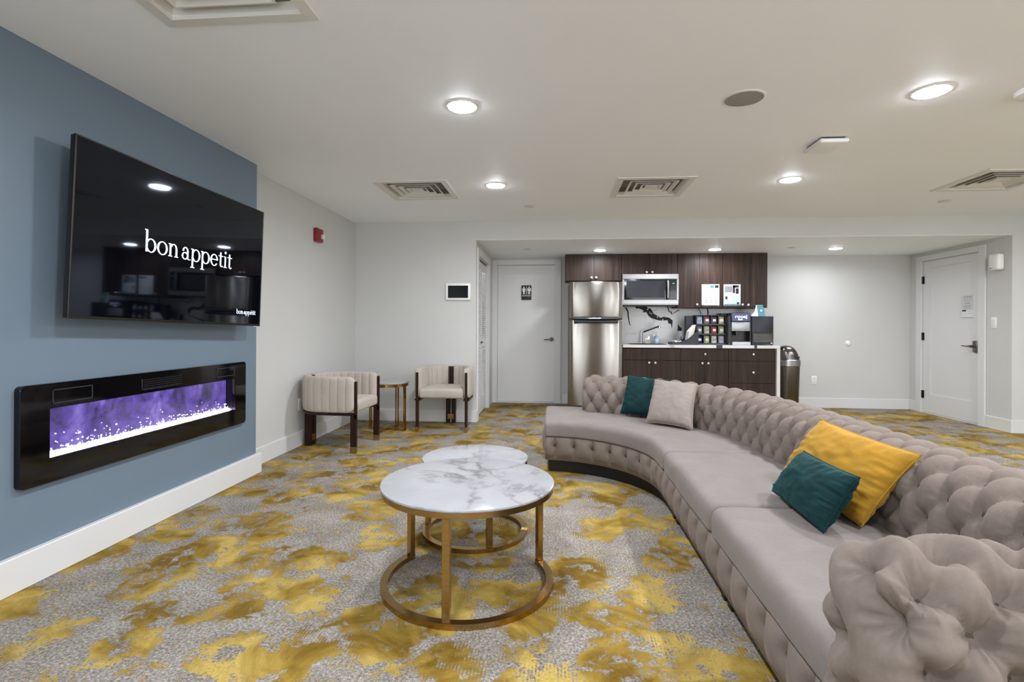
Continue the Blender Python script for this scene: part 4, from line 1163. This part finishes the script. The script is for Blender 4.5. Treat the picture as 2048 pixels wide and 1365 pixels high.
# swing-lid trash can
bx, by = 3.085, 7.10
t = thing('trash_can', (bx, by, 0), 'tall dark steel trash can with domed swing lid', 'trash can')
def rsq(h, z, p=4.0, n=40):
    P = []
    for i in range(n):
        a = 2 * PI * i / n; c_, s_ = math.cos(a), math.sin(a)
        r_ = h / ((abs(c_) ** p + abs(s_) ** p) ** (1 / p))
        P.append((bx + r_ * c_ * 0.92, by + r_ * s_, z))
    return P
q = G(); V = q.grid([rsq(0.105, 0.0), rsq(0.112, 0.01), rsq(0.128, 0.62)], close_v=True); q.bm.faces.new(V[0]); q.build('bin_body', 'bin_steel', t)
q = G(); q.grid([rsq(0.128, 0.62), rsq(0.135, 0.625), rsq(0.135, 0.70), rsq(0.130, 0.705)], close_v=True); q.build('collar', 'stainless_plain', t)
q = G(); rows = []
for k_ in range(9):
    a = k_ / 8 * PI / 2
    rows.append([(p_[0] - 0.03 * math.sin(a), p_[1], p_[2]) for p_ in rsq(0.13 * max(math.cos(a), 0.05) ** 0.7, 0.705 + 0.185 * math.sin(a), 3)])
V = q.grid(rows, close_v=True); q.bm.faces.new(V[-1]); ld = q.build('dome_lid', 'bin_lid', t)
q = G(); q.tube([(bx - 0.055, by - 0.075, 0.85), (bx - 0.02, by - 0.105, 0.805), (bx + 0.03, by - 0.126, 0.745), (bx + 0.08, by - 0.12, 0.728), (bx + 0.122, by - 0.06, 0.74), (bx + 0.126, by, 0.75)], 0.005, 8); q.build('flap_edge', 'black_plastic', ld)

# ------------------------------------------------------------------ coffee tables
def round_table(name, c, R, ztop, th, rim, ring_h, leg_deg, label, arc=(0, 360)):
    t = thing(name, (c[0], c[1], 0), label, 'coffee table', 'nested round coffee tables')
    q = G(); q.lathe([(0, ztop - th), (R - 0.004, ztop - th), (R, ztop - th + 0.004), (R, ztop - 0.004), (R - 0.001, ztop - 0.001), (R - 0.005, ztop), (0, ztop)], (c[0], c[1], 0), 'Z', 96)
    q.build('marble_top', 'table_marble', t)
    q = G(); q.ring(c, R - 0.004, R - 0.03, ztop - th - rim, ztop - th, 96); q.build('rim', 'brass', t)
    q = G(); a0, a1 = arc; rows = []
    for i in range(97):
        a = math.radians(a0 + (a1 - a0) * i / 96)
        rows.append([(c[0] + r_ * math.cos(a), c[1] + r_ * math.sin(a), z_) for r_, z_ in ((R - 0.002, 0), (R - 0.002, ring_h), (R - 0.034, ring_h), (R - 0.034, 0))])
    V = q.grid(rows, close_v=True); q.bm.faces.new(V[0]); q.bm.faces.new(V[-1])
    bmesh.ops.remove_doubles(q.bm, verts=q.bm.verts, dist=0.0001); q.build('floor_ring', 'brass', t)
    for a in leg_deg:
        a = math.radians(a); M = Matrix.Translation((c[0] + (R - 0.018) * math.cos(a), c[1] + (R - 0.018) * math.sin(a), (ring_h + ztop - th - rim) / 2)) @ Matrix.Rotation(a, 4, 'Z')
        q = G(); q.obox(M, 0.026, 0.03, ztop - th - rim - ring_h, 0.0015, 1); q.build('leg', 'brass', t)
round_table('coffee_table', (-0.383, 2.25), 0.38, 0.447, 0.012, 0.022, 0.024, (-93, 149, 31), 'larger and taller round coffee table with marble top in front', (147, 393))
round_table('coffee_table', (-0.437, 2.80), 0.29, 0.411, 0.012, 0.022, 0.022, (-66, 54, 174), 'smaller lower round coffee table tucked behind the larger one')

# ------------------------------------------------------------------ side table between the chairs
sc_ = (-1.815, 5.43)
t = thing('side_table', (sc_[0], sc_[1], 0), 'small round marble side table with brass frame between the chairs', 'side table')
q = G(); q.lathe([(0, 0.512), (0.226, 0.512), (0.23, 0.516), (0.23, 0.528), (0.226, 0.532), (0, 0.532)], (*sc_, 0), 'Z', 64); q.build('marble_top', 'table_marble', t)
q = G(); q.ring(sc_, 0.224, 0.205, 0.482, 0.512, 64); q.build('rim', 'brass_polished', t)
for a in (-12, 78):
    M = Matrix.Translation((*sc_, 0)) @ Matrix.Rotation(math.radians(a), 4, 'Z')
    q = G(); q2 = G()
    w = 0.215
    for x in (-w, w - 0.014):
        q2.box(x, x + 0.014, -0.02, -0.008, 0, 0.482); q2.box(x, x + 0.014, 0.008, 0.02, 0, 0.482)
    q2.box(-w + 0.014, w - 0.014, -0.02, -0.008, 0, 0.026); q2.box(-w + 0.014, w - 0.014, 0.008, 0.02, 0, 0.026)
    q.add(q2, M); q.build('leg_frame', 'brass_polished', t, smooth=0)

# ------------------------------------------------------------------ barrel chairs (authored at the origin, facing -Y)
def barrel_chair(label):
    t = thing('barrel_chair', (0, 0, 0), label, 'chair', 'velvet barrel chairs')
    Ro, th = 0.30, 0.075; yf = -0.29; Z0, Z1 = 0.355, 0.675
    Rm = Ro - th / 2
    L1 = -yf; gap = math.radians(7)
    La = Rm * (PI / 2 - gap); Lt = L1 + La
    pitch = Lt / 9
    def path(s):
        if s < L1:
            return Vector((Rm, yf + s, 0)), Vector((1, 0, 0))
        a = (s - L1) / Rm
        return Vector((Rm * math.cos(a), Rm * math.sin(a), 0)), Vector((math.cos(a), math.sin(a), 0))
    for sg in (1, -1):
        q = G(); n = 108; rows = []
        for i in range(n + 1):
            s = Lt * i / n
            c, nrm = path(s)
            e = max(0, 1 - s / 0.06); e2 = max(0, 1 - (Lt - s) / 0.02)
            sh = 0.05 * (1 - math.sqrt(max(0, 1 - e * e))); sh2 = 0.015 * (1 - math.sqrt(max(0, 1 - e2 * e2)))
            ch = 0.0075 * (abs(math.sin(PI * s / pitch)) ** 0.5 - 0.6)
            hw = th / 2 - 0.3 * sh - sh2; zb = Z0 + sh + sh2; zt = Z1 - sh - sh2
            cz, hz = (zb + zt) / 2, (zt - zb) / 2
            row = []
            m = 36
            for k_ in range(m):
                a = 2 * PI * k_ / m; p_ = 5.0
                ca, sa = math.cos(a), math.sin(a)
                rx = 1 / ((abs(ca) ** 2.6 + abs(sa) ** 2.6) ** (1 / 2.6))
                u = rx * ca; v = rx * sa
                vv = math.copysign(abs(v) ** 0.42, v) if abs(u) < 0.999 else 0
                vv = v if abs(v) > 0.97 else math.copysign(1 - (1 - abs(v)) ** 1.9, v)
                off = hw * u + ch * u
                row.append(Vector((sg * 1, 1, 1)) * 0 + Vector((sg * (c.x + nrm.x * off), c.y + nrm.y * off, cz + hz * vv)))
            rows.append(row)
        V = q.grid(rows, close_v=True)
        q.bm.faces.new(V[0]); q.bm.faces.new(V[-1])
        q.build('backrest_half', 'chair_velvet', t, smooth=60)
    # D-shaped seat
    q = G(); ri = Ro - th + 0.004
    out = [(ri, -0.305)] + [(ri * math.cos(PI * i / 24), ri * math.sin(PI * i / 24)) for i in range(25)] + [(-ri, -0.305)]
    rows = []
    for sc, z in ((0.9, 0.357), (0.97, 0.36), (1, 0.375), (1, 0.43), (0.985, 0.448), (0.95, 0.458), (0.8, 0.463), (0.4, 0.466), (0.02, 0.467)):
        rows.append([(x * sc, -0.04 + (y + 0.04) * sc, z) for x, y in out])
    V = q.grid(rows, close_v=True); q.bm.faces.new(V[0])
    q.build('seat', 'chair_velvet', t, smooth=60)
    # wooden rail under the shell
    q = G(); rows = []
    pts = [(1, s) for s in [Lt * i / 30 for i in range(31)]]
    for sg in (1, -1):
        rows = []
        for i in range(31):
            c, nrm = path((L1 + Rm * PI / 2) * i / 30)
            rows.append([(sg * (c.x + nrm.x * o), c.y + nrm.y * o, z) for o, z in ((-0.03, 0.352), (-0.03, 0.333), (0.03, 0.333), (0.03, 0.352))])
        V = q.grid(rows, close_v=True); q.bm.faces.new(V[0]); q.bm.faces.new(V[-1])
    q.build('seat_rail', 'walnut_dark', t, smooth=0)
    for sg in (1, -1):
        q = G(); xa, xb = sorted((sg * (Rm - 0.012), sg * (Rm + 0.014)))
        q.box(xa, xb, yf - 0.022, yf + 0.034, 0.055, 0.345, 0.002, 1); q.box(xa, xb, yf - 0.022, yf - 0.002, 0.3, 0.635, 0.003, 1)
        lg = q.build('front_leg', 'walnut_dark', t)
        q = G(); q.box(xa - 0.001, xb + 0.001, yf - 0.023, yf + 0.035, 0, 0.056, 0.0015, 1); q.build('foot_cap', 'brass', lg)
    for sg in (1, -1):
        q = G(); xa, xb = sorted((sg * 0.010, sg * 0.056))
        q.box(xa, xb, Rm - 0.03, Rm + 0.03, 0, 0.345, 0.002, 1)
        xa, xb = sorted((sg * 0.006, sg * 0.022)); q.box(xa, xb, Rm - 0.034, Rm + 0.034, 0.34, 0.66, 0.003, 1)
        q.build('rear_leg', 'walnut_dark', t)
    q = G(); q.box(-0.034, 0.034, Rm - 0.034, Rm - 0.029, 0.045, 0.105); q.box(-0.0095, 0.0095, Rm - 0.029, Rm + 0.029, 0.045, 0.105); q.build('brass_brace', 'brass', t, smooth=0)
    return t
c1 = barrel_chair('light velvet barrel chair against left wall, seen from its side')
c2 = copy_tree(c1, T3(-1.21, 5.665, 0, 0, 0, math.radians(1)))
c2['label'] = 'light velvet barrel chair against back wall, facing the room'
c1.matrix_world = T3(-2.05, 4.675, 0, 0, 0, math.radians(88))

# ------------------------------------------------------------------ tufted sectional sofa
SCX, SCY, SR = -0.08, 3.22, 1.3
S_END = SCY + SR * PI / 2
def sm(x):
    x = min(1, max(0, x)); return x * x * (3 - 2 * x)
def spath(s, r, z):
    """s along the sofa, r distance from the curve's axis"""
    if s <= SCY:
        return Vector((SCX + r, s, z))
    a = (s - SCY) / SR
    return Vector((SCX + r * math.cos(a), SCY + r * math.sin(a), z))
def snorm(s, nr, nz):
    if s <= SCY:
        return Vector((nr, 0, nz))
    a = (s - SCY) / SR
    return Vector((nr * math.cos(a), nr * math.sin(a), nz))
def tuft(s, t, a, b):
    u = s / a + t / b; v = s / a - t / b
    cu_ = abs(math.sin(PI * u / 2)); cv_ = abs(math.sin(PI * v / 2))
    du = u - 2 * round(u / 2); dv = v - 2 * round(v / 2)
    d_ = math.hypot((du + dv) / 2 * a, (du - dv) / 2 * b)
    ang = math.atan2((du - dv) / 2 * b, (du + dv) / 2 * a)
    ph = 2.3 * round((u + v) / 4) + 1.7 * round((u - v) / 4)
    pleat = 0.055 * math.sin(9 * ang + ph) * math.exp(-((d_ - 0.4 * a) / (0.26 * a)) ** 2)
    return 0.60 * (cu_ * cv_) ** 0.46 + 0.40 * (1 - math.exp(-(d_ / (0.40 * a)) ** 2)) + pleat
sofa = thing('sectional_sofa', (0.9, 2.8, 0), 'long curved taupe velvet sofa with deep diamond tufting', 'sofa')
btn = G(); btn.lathe([(0.0125, -0.004), (0.0125, 0.0), (0.010, 0.004), (0.005, 0.006), (0, 0.0065)], (0, 0, 0), 'Z', 12); btn = mesh_of(btn, 'button_velvet')
def zrot(n):
    return Vector((0, 0, 1)).rotation_difference(n).to_matrix().to_4x4()

# backrest profile as a polyline (r, z), with normals
prof = []
for i in range(15): prof.append((1.232 + 0.018 * i / 14, 0.33 + 0.20 * i / 14))
for i in range(1, 25):
    a = PI - PI * i / 24; prof.append((1.395 + 0.145 * math.cos(a), 0.53 + 0.145 * math.sin(a)))
for i in range(1, 16): prof.append((1.54, 0.53 - 0.43 * i / 15))
def resample(P, step):
    out = [P[0]]; acc = 0.0; d = 0.0; ts = [0.0]
    cum = [0.0]
    for a, b in zip(P, P[1:]): cum.append(cum[-1] + math.dist(a, b))
    n = max(2, int(cum[-1] / step)); R = []
    j = 0
    for k_ in range(n + 1):
        d = cum[-1] * k_ / n
        while j < len(cum) - 2 and cum[j + 1] < d: j += 1
        f_ = (d - cum[j]) / max(1e-9, cum[j + 1] - cum[j])
        R.append(((P[j][0] + (P[j + 1][0] - P[j][0]) * f_, P[j][1] + (P[j + 1][1] - P[j][1]) * f_), d))
    return R
PR = resample(prof, 0.0075)
def pnorm(P, i):
    a = P[max(0, i - 1)][0]; b = P[min(len(P) - 1, i + 1)][0]
    tx, tz = b[0] - a[0], b[1] - a[1]; l = math.hypot(tx, tz)
    return (-tz / l, tx / l)
AS, BT = 0.0665, 0.0905
T0 = 0.08                        # first button row sits this far up the profile
def shift(s): return 0.055 * (1 - sm((s - 2.7) / 0.9))
def backrest(s0, s1, r0, r1, btn_max):
    q = G(); n = int((s1 - s0) / 0.0075); rows = []
    for i in range(n + 1):
        s = s0 + (s1 - s0) * i / n
        e = max(0, 1 - (s - s0) / r0) if r0 else 0; e2 = max(0, 1 - (s1 - s) / r1) if r1 else 0
        ins = (r0 * (1 - math.sqrt(max(0, 1 - e * e))) if r0 else 0) + (r1 * (1 - math.sqrt(max(0, 1 - e2 * e2))) if r1 else 0)
        row = []
        for j, ((r, z), t_) in enumerate(PR):
            nr, nz = pnorm(PR, j)
            w = 1 - sm((t_ - 0.80) / 0.12)
            h = 0.042 * tuft(s, t_ - T0, AS, BT) * w + 0.026 * (1 - w)
            hh = h - 0.008 - min(ins, 0.1) * 0.9
            row.append(spath(s, r + shift(s), z) + snorm(s, nr, nz) * hh)
        rows.append(row)
    V = q.grid(rows)
    q.bm.faces.new(V[0]); q.bm.faces.new(V[-1])
    o = q.build('backrest', 'taupe_velvet', sofa, smooth=75)
    i0, i1 = int(s0 / AS), int(s1 / AS) + 1
    for i in range(i0, i1 + 1):
        for jj in range(-1, 9):
            if (i + jj) % 2: continue
            s = i * AS; t_ = T0 + jj * BT
            if not (s0 + r0 * 0.6 < s < s1 - r1 * 0.6) or not (0 < t_ < btn_max): continue
            j = min(range(len(PR)), key=lambda m: abs(PR[m][1] - t_))
            (r, z), _ = PR[j]; nr, nz = pnorm(PR, j); nv = snorm(s, nr, nz)
            M = Matrix.Translation(spath(s, r + shift(s), z) - nv * 0.007) @ zrot(nv)
            inst(btn, 'button', o, M)
    return o
S_BE = SCY + SR * math.radians(76)
backrest(1.16, 3.058, 0.0, 0.03, 0.62)
backrest(3.062, S_BE, 0.03, 0.07, 0.62)

# base with the tufted front rail
bp = []
rail_i0 = None
pts = [(1.52, 0.285), (1.52, 0.10), (0.745, 0.10), (0.735, 0.104), (0.733, 0.13)]
rail = [(0.733, 0.13 + 0.158 * i / 22) for i in range(1, 23)]
loop = pts + rail + [(0.76, 0.292)]
q = G(); rows = []; s0, s1 = 1.12, S_END
n = int((s1 - s0) / 0.009); PITCH = 0.148
for i in range(n + 1):
    s = s0 + (s1 - s0) * i / n
    e2 = max(0, 1 - (s1 - s) / 0.05); ins = 0.04 * (1 - math.sqrt(max(0, 1 - e2 * e2)))
    # the front rail is measured along its own length
    sl = s if s <= SCY else SCY + (s - SCY) * 0.73 / SR
    row = []
    for r, z in loop:
        rr = r
        if (r, z) in rail:
            v = (z - 0.13) / 0.158
            cr = abs(math.sin(PI * (sl / PITCH + 0.06 * math.sin(v * 3))))
            bul = math.sin(PI * min(1, max(0, v))) ** 0.45
            dz = z - 0.222; db = abs((sl / PITCH) - round(sl / PITCH)) * PITCH
            dip = math.exp(-((dz / 0.03) ** 2 + (db / 0.022) ** 2))
            rr = r - 0.036 * bul * (0.2 + 0.8 * cr ** 0.45) + 0.02 * dip
        elif z < 0.14 and r < 0.75:
            rr = r - 0.004
        zc = 0.19
        row.append(spath(s, rr + (ins if r < 1 else -ins), zc + (z - zc) * (1 - ins * 4)))
    rows.append(row)
V = q.grid(rows, close_v=True)
q.bm.faces.new(V[0]); q.bm.faces.new(V[-1])
base = q.build('base_frame', 'taupe_velvet', sofa, smooth=75)
kmax = int((SCY + (S_END - SCY) * 0.73 / SR) / PITCH)
for k_ in range(9, kmax + 1):
    sl = k_ * PITCH; s = sl if sl <= SCY else SCY + (sl - SCY) * SR / 0.73
    nv = snorm(s, -1, 0)
    inst(btn, 'button', base, Matrix.Translation(spath(s, 0.728, 0.222)) @ zrot(nv))
# rounded left end of the base
q = G(); rows = []
for i in range(17):
    v = i / 16; row = []
    for j in range(41):
        u = j / 40; r = 0.745 + 0.765 * u
        cr = abs(math.sin(PI * (u * 5 + 0.5))); b = 0.034 * (math.sin(PI * v) ** 0.45) * (math.sin(PI * min(1, max(0, u))) ** 0.3) * (0.3 + 0.7 * cr ** 0.45)
        p_ = spath(S_END, r, 0.115 + 0.168 * v)
        row.append((p_.x + 0.02 - b * 1.4, p_.y, p_.z))
    rows.append(row)
q.grid(rows); q.build('end_panel', 'taupe_velvet', sofa, smooth=75)

# seat cushions
def cushion(s0, s1, r0, r1f, z0, z1, rad=0.045):
    q = G(); n = max(20, int((s1 - s0) / 0.018)); rows = []
    ss = [s0 + (s1 - s0) * i / n for i in range(n + 1)]
    extra = [0.004, 0.01, 0.018, 0.03]
    ss = sorted(set(ss + [s0 + e for e in extra] + [s1 - e for e in extra]))
    for s in ss:
        dd = min(s - s0, s1 - s); e = max(0, 1 - dd / 0.03); ins = 0.03 * (1 - math.sqrt(max(0, 1 - e * e)))
        ra, rb = r0 + ins, r1f(s) - ins; za, zb = z0 + ins * 0.8, z1 - ins * 0.8
        P = []
        def corner(cx, cz, a0, rd, m=6):
            for k_ in range(m + 1):
                a = math.radians(a0 + 90 * k_ / m); P.append((cx + rd * math.cos(a), cz + rd * math.sin(a)))
        rd = min(rad, (zb - za) / 2 - 0.002)
        corner(rb - rd, zb - rd, 0, rd)
        m = 14
        for k_ in range(1, m): P.append((rb - rd + (ra + rd - rb + rd) * k_ / m, zb))
        corner(ra + rd, zb - rd, 90, rd); corner(ra + 0.012, za + 0.012, 180, 0.012, 3)
        for k_ in range(1, 5): P.append((ra + 0.012 + (rb - ra - 0.024) * k_ / 5, za))
        corner(rb - 0.012, za + 0.012, 270, 0.012, 3)
        row = []
        for r, z in P:
            k_ = (r - ra) / (rb - ra); top = sm((z - z0) / (z1 - z0))
            crown = 0.012 * math.sin(PI * min(1, max(0, k_))) * math.sin(PI * min(1, max(0, (s - s0) / (s1 - s0)))) ** 0.5
            p_ = spath(s, r, z + crown * top)
            nn = noise.noise(Vector((p_.x * 5, p_.y * 5, p_.z * 5))) * 0.0035 + noise.noise(Vector((p_.x * 16, p_.y * 5, p_.z * 14))) * 0.002
            p_.z += nn * top
            if r < ra + 0.03: p_.x += nn
            row.append(p_)
        rows.append(row)
    V = q.grid(rows, close_v=True); q.bm.faces.new(V[0]); q.bm.faces.new(V[-1])
    return q.build('seat_cushion', 'taupe_velvet_flat', sofa, smooth=60)
rb_ = lambda s: (1.275 + shift(s)) if s < S_BE - 0.06 else 1.275 + 0.235 * sm((s - S_BE + 0.06) / 0.08)
cushion(1.20, 2.148, 0.708, rb_, 0.287, 0.405)
cushion(2.153, 3.058, 0.708, rb_, 0.287, 0.405)
cushion(3.063, S_END + 0.005, 0.708, rb_, 0.287, 0.405)

# arm at the near end: side - rolled top - side, swept along X, with a boxy bullnose front
AX0, AX1, AYC, AR, ZA = 0.612, 1.52, 1.075, 0.132, 0.545
AB = 0.0885
ap = [(AYC + AR, 0.10 + (ZA - 0.10) * i / 40, 1, 0) for i in range(41)] + [(AYC + AR * math.cos(PI * i / 60), ZA + AR * math.sin(PI * i / 60), math.cos(PI * i / 60), math.sin(PI * i / 60)) for i in range(1, 60)] + [(AYC - AR, ZA - (ZA - 0.10) * i / 40, -1, 0) for i in range(41)]
ta = [0.0]
for p0_, p1_ in zip(ap, ap[1:]): ta.append(ta[-1] + math.dist(p0_[:2], p1_[:2]))
TMID = ta[-1] / 2
AD, AA = 0.085, 0.078
XF = AX0 + AD; STR = AX1 - XF
LC = AR + AD * 0.55                                 # length of the way round the front corner
nst, ncp = 170, 56
def arm_pt(i, j):
    """i along the arm (straight part, then front cap), j across the profile"""
    y, z, ny, nz = ap[j]
    qy, qz = y - ny * AR, z - nz * AR
    if i <= nst:
        s = STR * i / nst; return Vector((AX1 - s, y, z)), s
    f_ = (i - nst) / ncp; ph = f_ * PI / 2
    c_, s_ = max(0.0, math.cos(ph)) ** 0.55, math.sin(ph) ** 0.55
    return Vector((XF - AD * s_, qy + ny * AR * c_, qz + nz * AR * c_)), STR + LC * f_
P_ = [[arm_pt(i, j) for j in range(len(ap))] for i in range(nst + ncp + 1)]
import numpy as np
base_p, base_n = [], []
for i in range(nst + ncp + 1):
    for j in range(len(ap)):
        y, z, ny, nz = ap[j]
        if i <= nst: nv = Vector((0, ny, nz))
        else:
            ph = (i - nst) / ncp * PI / 2; e_ = 2.2
            nv = Vector((-math.sin(ph) ** e_, ny * max(0, math.cos(ph)) ** e_, nz * max(0, math.cos(ph)) ** e_))
            if nv.length < 1e-6: nv = Vector((-1, 0, 0))
            nv.normalize()
        base_p.append(P_[i][j][0]); base_n.append(nv)
BP = np.array(base_p); BN = np.array(base_n)
want = [(0.64, 1.085, 0.645), (0.60, 1.115, 0.50), (0.625, 0.99, 0.595), (0.61, 1.03, 0.405), (0.61, 1.14, 0.36), (0.61, 0.985, 0.30), (0.61, 1.09, 0.24), (0.64, 1.19, 0.585), (0.64, 1.2, 0.43)]
for k_ in range(7):
    x = 0.672 + 0.138 * k_
    want += [(x, 0.99, 0.655), (x + 0.07, 0.945, 0.592), (x - 0.012, 0.943, 0.51), (x + 0.07, 0.943, 0.425), (x - 0.012, 0.943, 0.34), (x + 0.07, 0.943, 0.255), (x - 0.012, 0.943, 0.17)]
    want += [(x + 0.085, 1.075, 0.68), (x + 0.03, 1.165, 0.645), (x + 0.085, 1.207, 0.55), (x + 0.03, 1.207, 0.46)]
bi = sorted({int(np.argmin(((BP - np.array(w)) ** 2).sum(1))) for w in want})
B3 = BP[bi]
dB = np.sqrt(((BP[:, None, :] - B3[None]) ** 2).sum(2))
near = dB.argmin(1); db = dB.min(1)
ds = np.full(len(BP), 9.0)
for a_ in range(len(bi)):
    for b_ in range(a_ + 1, len(bi)):
        L_ = np.linalg.norm(B3[a_] - B3[b_])
        if not 0.05 < L_ < 0.127: continue
        u_ = (B3[b_] - B3[a_]) / L_; w_ = BP - B3[a_]
        t_ = np.clip(w_ @ u_, 0, L_)
        ds = np.minimum(ds, np.linalg.norm(w_ - t_[:, None] * u_, axis=1))
rel = BP - B3[near]
ax1 = np.cross(BN, np.array([0.31, 0.2, 0.93])); ax1 /= np.linalg.norm(ax1, axis=1)[:, None] + 1e-9
ax2 = np.cross(BN, ax1)
ang_ = np.arctan2((rel * ax2).sum(1), (rel * ax1).sum(1))
pl = 0.06 * np.sin(9 * ang_ + near * 1.7) * np.exp(-((db - 0.032) / 0.02) ** 2)
hh_ = 0.080 * (0.52 * (1 - np.exp(-(ds / 0.026) ** 1.1)) + 0.48 * (1 - np.exp(-(db / 0.036) ** 2)) + pl) - 0.037
DP = BP + BN * hh_[:, None]
nj = len(ap)
q = G(); V = q.grid([[tuple(DP[i * nj + j]) for j in range(nj)] for i in range(nst + ncp + 1)])
q.bm.faces.new(V[0])
bmesh.ops.remove_doubles(q.bm, verts=V[-1], dist=0.004)
arm = q.build('armrest', 'taupe_velvet', sofa, smooth=80)
for k_ in bi:
    nv = Vector(BN[k_]); inst(btn, 'button', arm, Matrix.Translation(Vector(DP[k_]) - nv * 0.001) @ zrot(nv))
# feet and plinth
q = G(); rows = []
for i in range(41):
    s = 3.35 + (S_END - 0.06 - 3.35) * i / 40
    rows.append([spath(s, r, z) for r, z in ((0.80, 0.0), (0.80, 0.1), (1.44, 0.1), (1.44, 0.0))])
V = q.grid(rows, close_v=True); q.bm.faces.new(V[0]); q.bm.faces.new(V[-1]); q.build('plinth', 'black_wood_base', sofa, smooth=30)
for s in (1.06, 1.65, 2.12, 2.2, 3.02, 3.10):
    for r in (0.80, 1.46):
        q = G(); c_ = spath(s, r, 0); q.box(c_.x - 0.022, c_.x + 0.022, s - 0.022, s + 0.022, 0, 0.102, 0.003, 1); q.build('leg', 'black_wood_base', sofa)

# ------------------------------------------------------------------ cushions on the sofa
def pillow(name, label, BL, BR, TR, TL, thick, mat, k=0.055, seed=1, wr=0.006, hint=(-0.6, -0.7, 0.3)):
    BL, BR, TR, TL = map(Vector, (BL, BR, TR, TL))
    nrm = (BR - BL).cross(TL - BL).normalized()
    if nrm.dot(Vector(hint)) < 0: nrm = -nrm
    g = G(); n = 44
    def P(u, v, sgn):
        uu = u * (1 - k * (1 - v * v)); vv = v * (1 - k * (1 - u * u))
        a = (uu + 1) / 2; b = (vv + 1) / 2
        p_ = (BL * (1 - a) + BR * a) * (1 - b) + (TL * (1 - a) + TR * a) * b
        pr = max(0, (1 - u ** 2)) * max(0, (1 - v ** 2))
        h = thick / 2 * pr ** 0.42
        edge = max(abs(u), abs(v))
        w_ = wr * (noise.noise(Vector((u * 2.2 + seed, v * 2.2, sgn * 3.1))) + 0.6 * noise.noise(Vector((u * 5.5, v * 5.5 + seed, sgn))) ) * min(1, pr * 4)
        w_ += wr * 1.5 * sm((edge - 0.55) / 0.4) * noise.noise(Vector(((u * 9 if abs(v) > abs(u) else u * 2.5) + seed, v * 9 if abs(u) > abs(v) else v * 2.5, sgn))) * min(1, pr * 12)
        return p_ + nrm * sgn * (h + w_)
    for sgn in (1, -1):
        g.grid([[P(-1 + 2 * i / n, -1 + 2 * j / n, sgn) for i in range(n + 1)] for j in range(n + 1)])
    bmesh.ops.remove_doubles(g.bm, verts=g.bm.verts, dist=0.0006)
    low = min(v.co.z for v in g.bm.verts)
    t = thing(name, ((BL.x + BR.x) / 2, (BL.y + BR.y) / 2, low), label, 'pillow', 'loose pillows on the sofa')
    g.build('cover', mat, t, smooth=70)
    seam = G()
    cs = []
    for u0, v0, u1, v1 in ((-1, -1, 1, -1), (1, -1, 1, 1), (1, 1, -1, 1), (-1, 1, -1, -1)):
        for i in range(14):
            f_ = i / 14; cs.append(P(u0 + (u1 - u0) * f_, v0 + (v1 - v0) * f_, 1))
    cs.append(cs[0]); seam.tube(cs, 0.0028, 6); seam.build('seam', mat, t, smooth=60)
    return t
pillow('throw_pillow', 'dark teal velvet pillow partly hidden behind the grey pillow', (0.525, 4.20, 0.432), (0.80, 3.98, 0.432), (0.90, 4.10, 0.715), (0.60, 4.31, 0.728), 0.13, 'teal_velvet', seed=2)
pillow('throw_pillow', 'square taupe grey velvet pillow leaning on the curved sofa back', (0.667, 3.846, 0.43), (0.938, 3.602, 0.43), (1.035, 3.86, 0.712), (0.775, 4.08, 0.722), 0.14, 'grey_velvet', seed=5, wr=0.004)
pillow('throw_pillow', 'large mustard yellow velvet pillow against the sofa back', (1.05, 2.50, 0.43), (1.085, 1.915, 0.425), (1.262, 1.885, 0.69), (1.205, 2.44, 0.712), 0.15, 'mustard_velvet', seed=9, wr=0.007, hint=(-1, 0, 0.3))
pillow('throw_pillow', 'small teal velvet lumbar pillow leaning on the yellow pillow', (0.935, 2.30, 0.425), (0.92, 1.845, 0.425), (1.03, 1.83, 0.622), (1.02, 2.20, 0.622), 0.13, 'teal_velvet', seed=12, wr=0.006, hint=(-1, 0, 0.3))
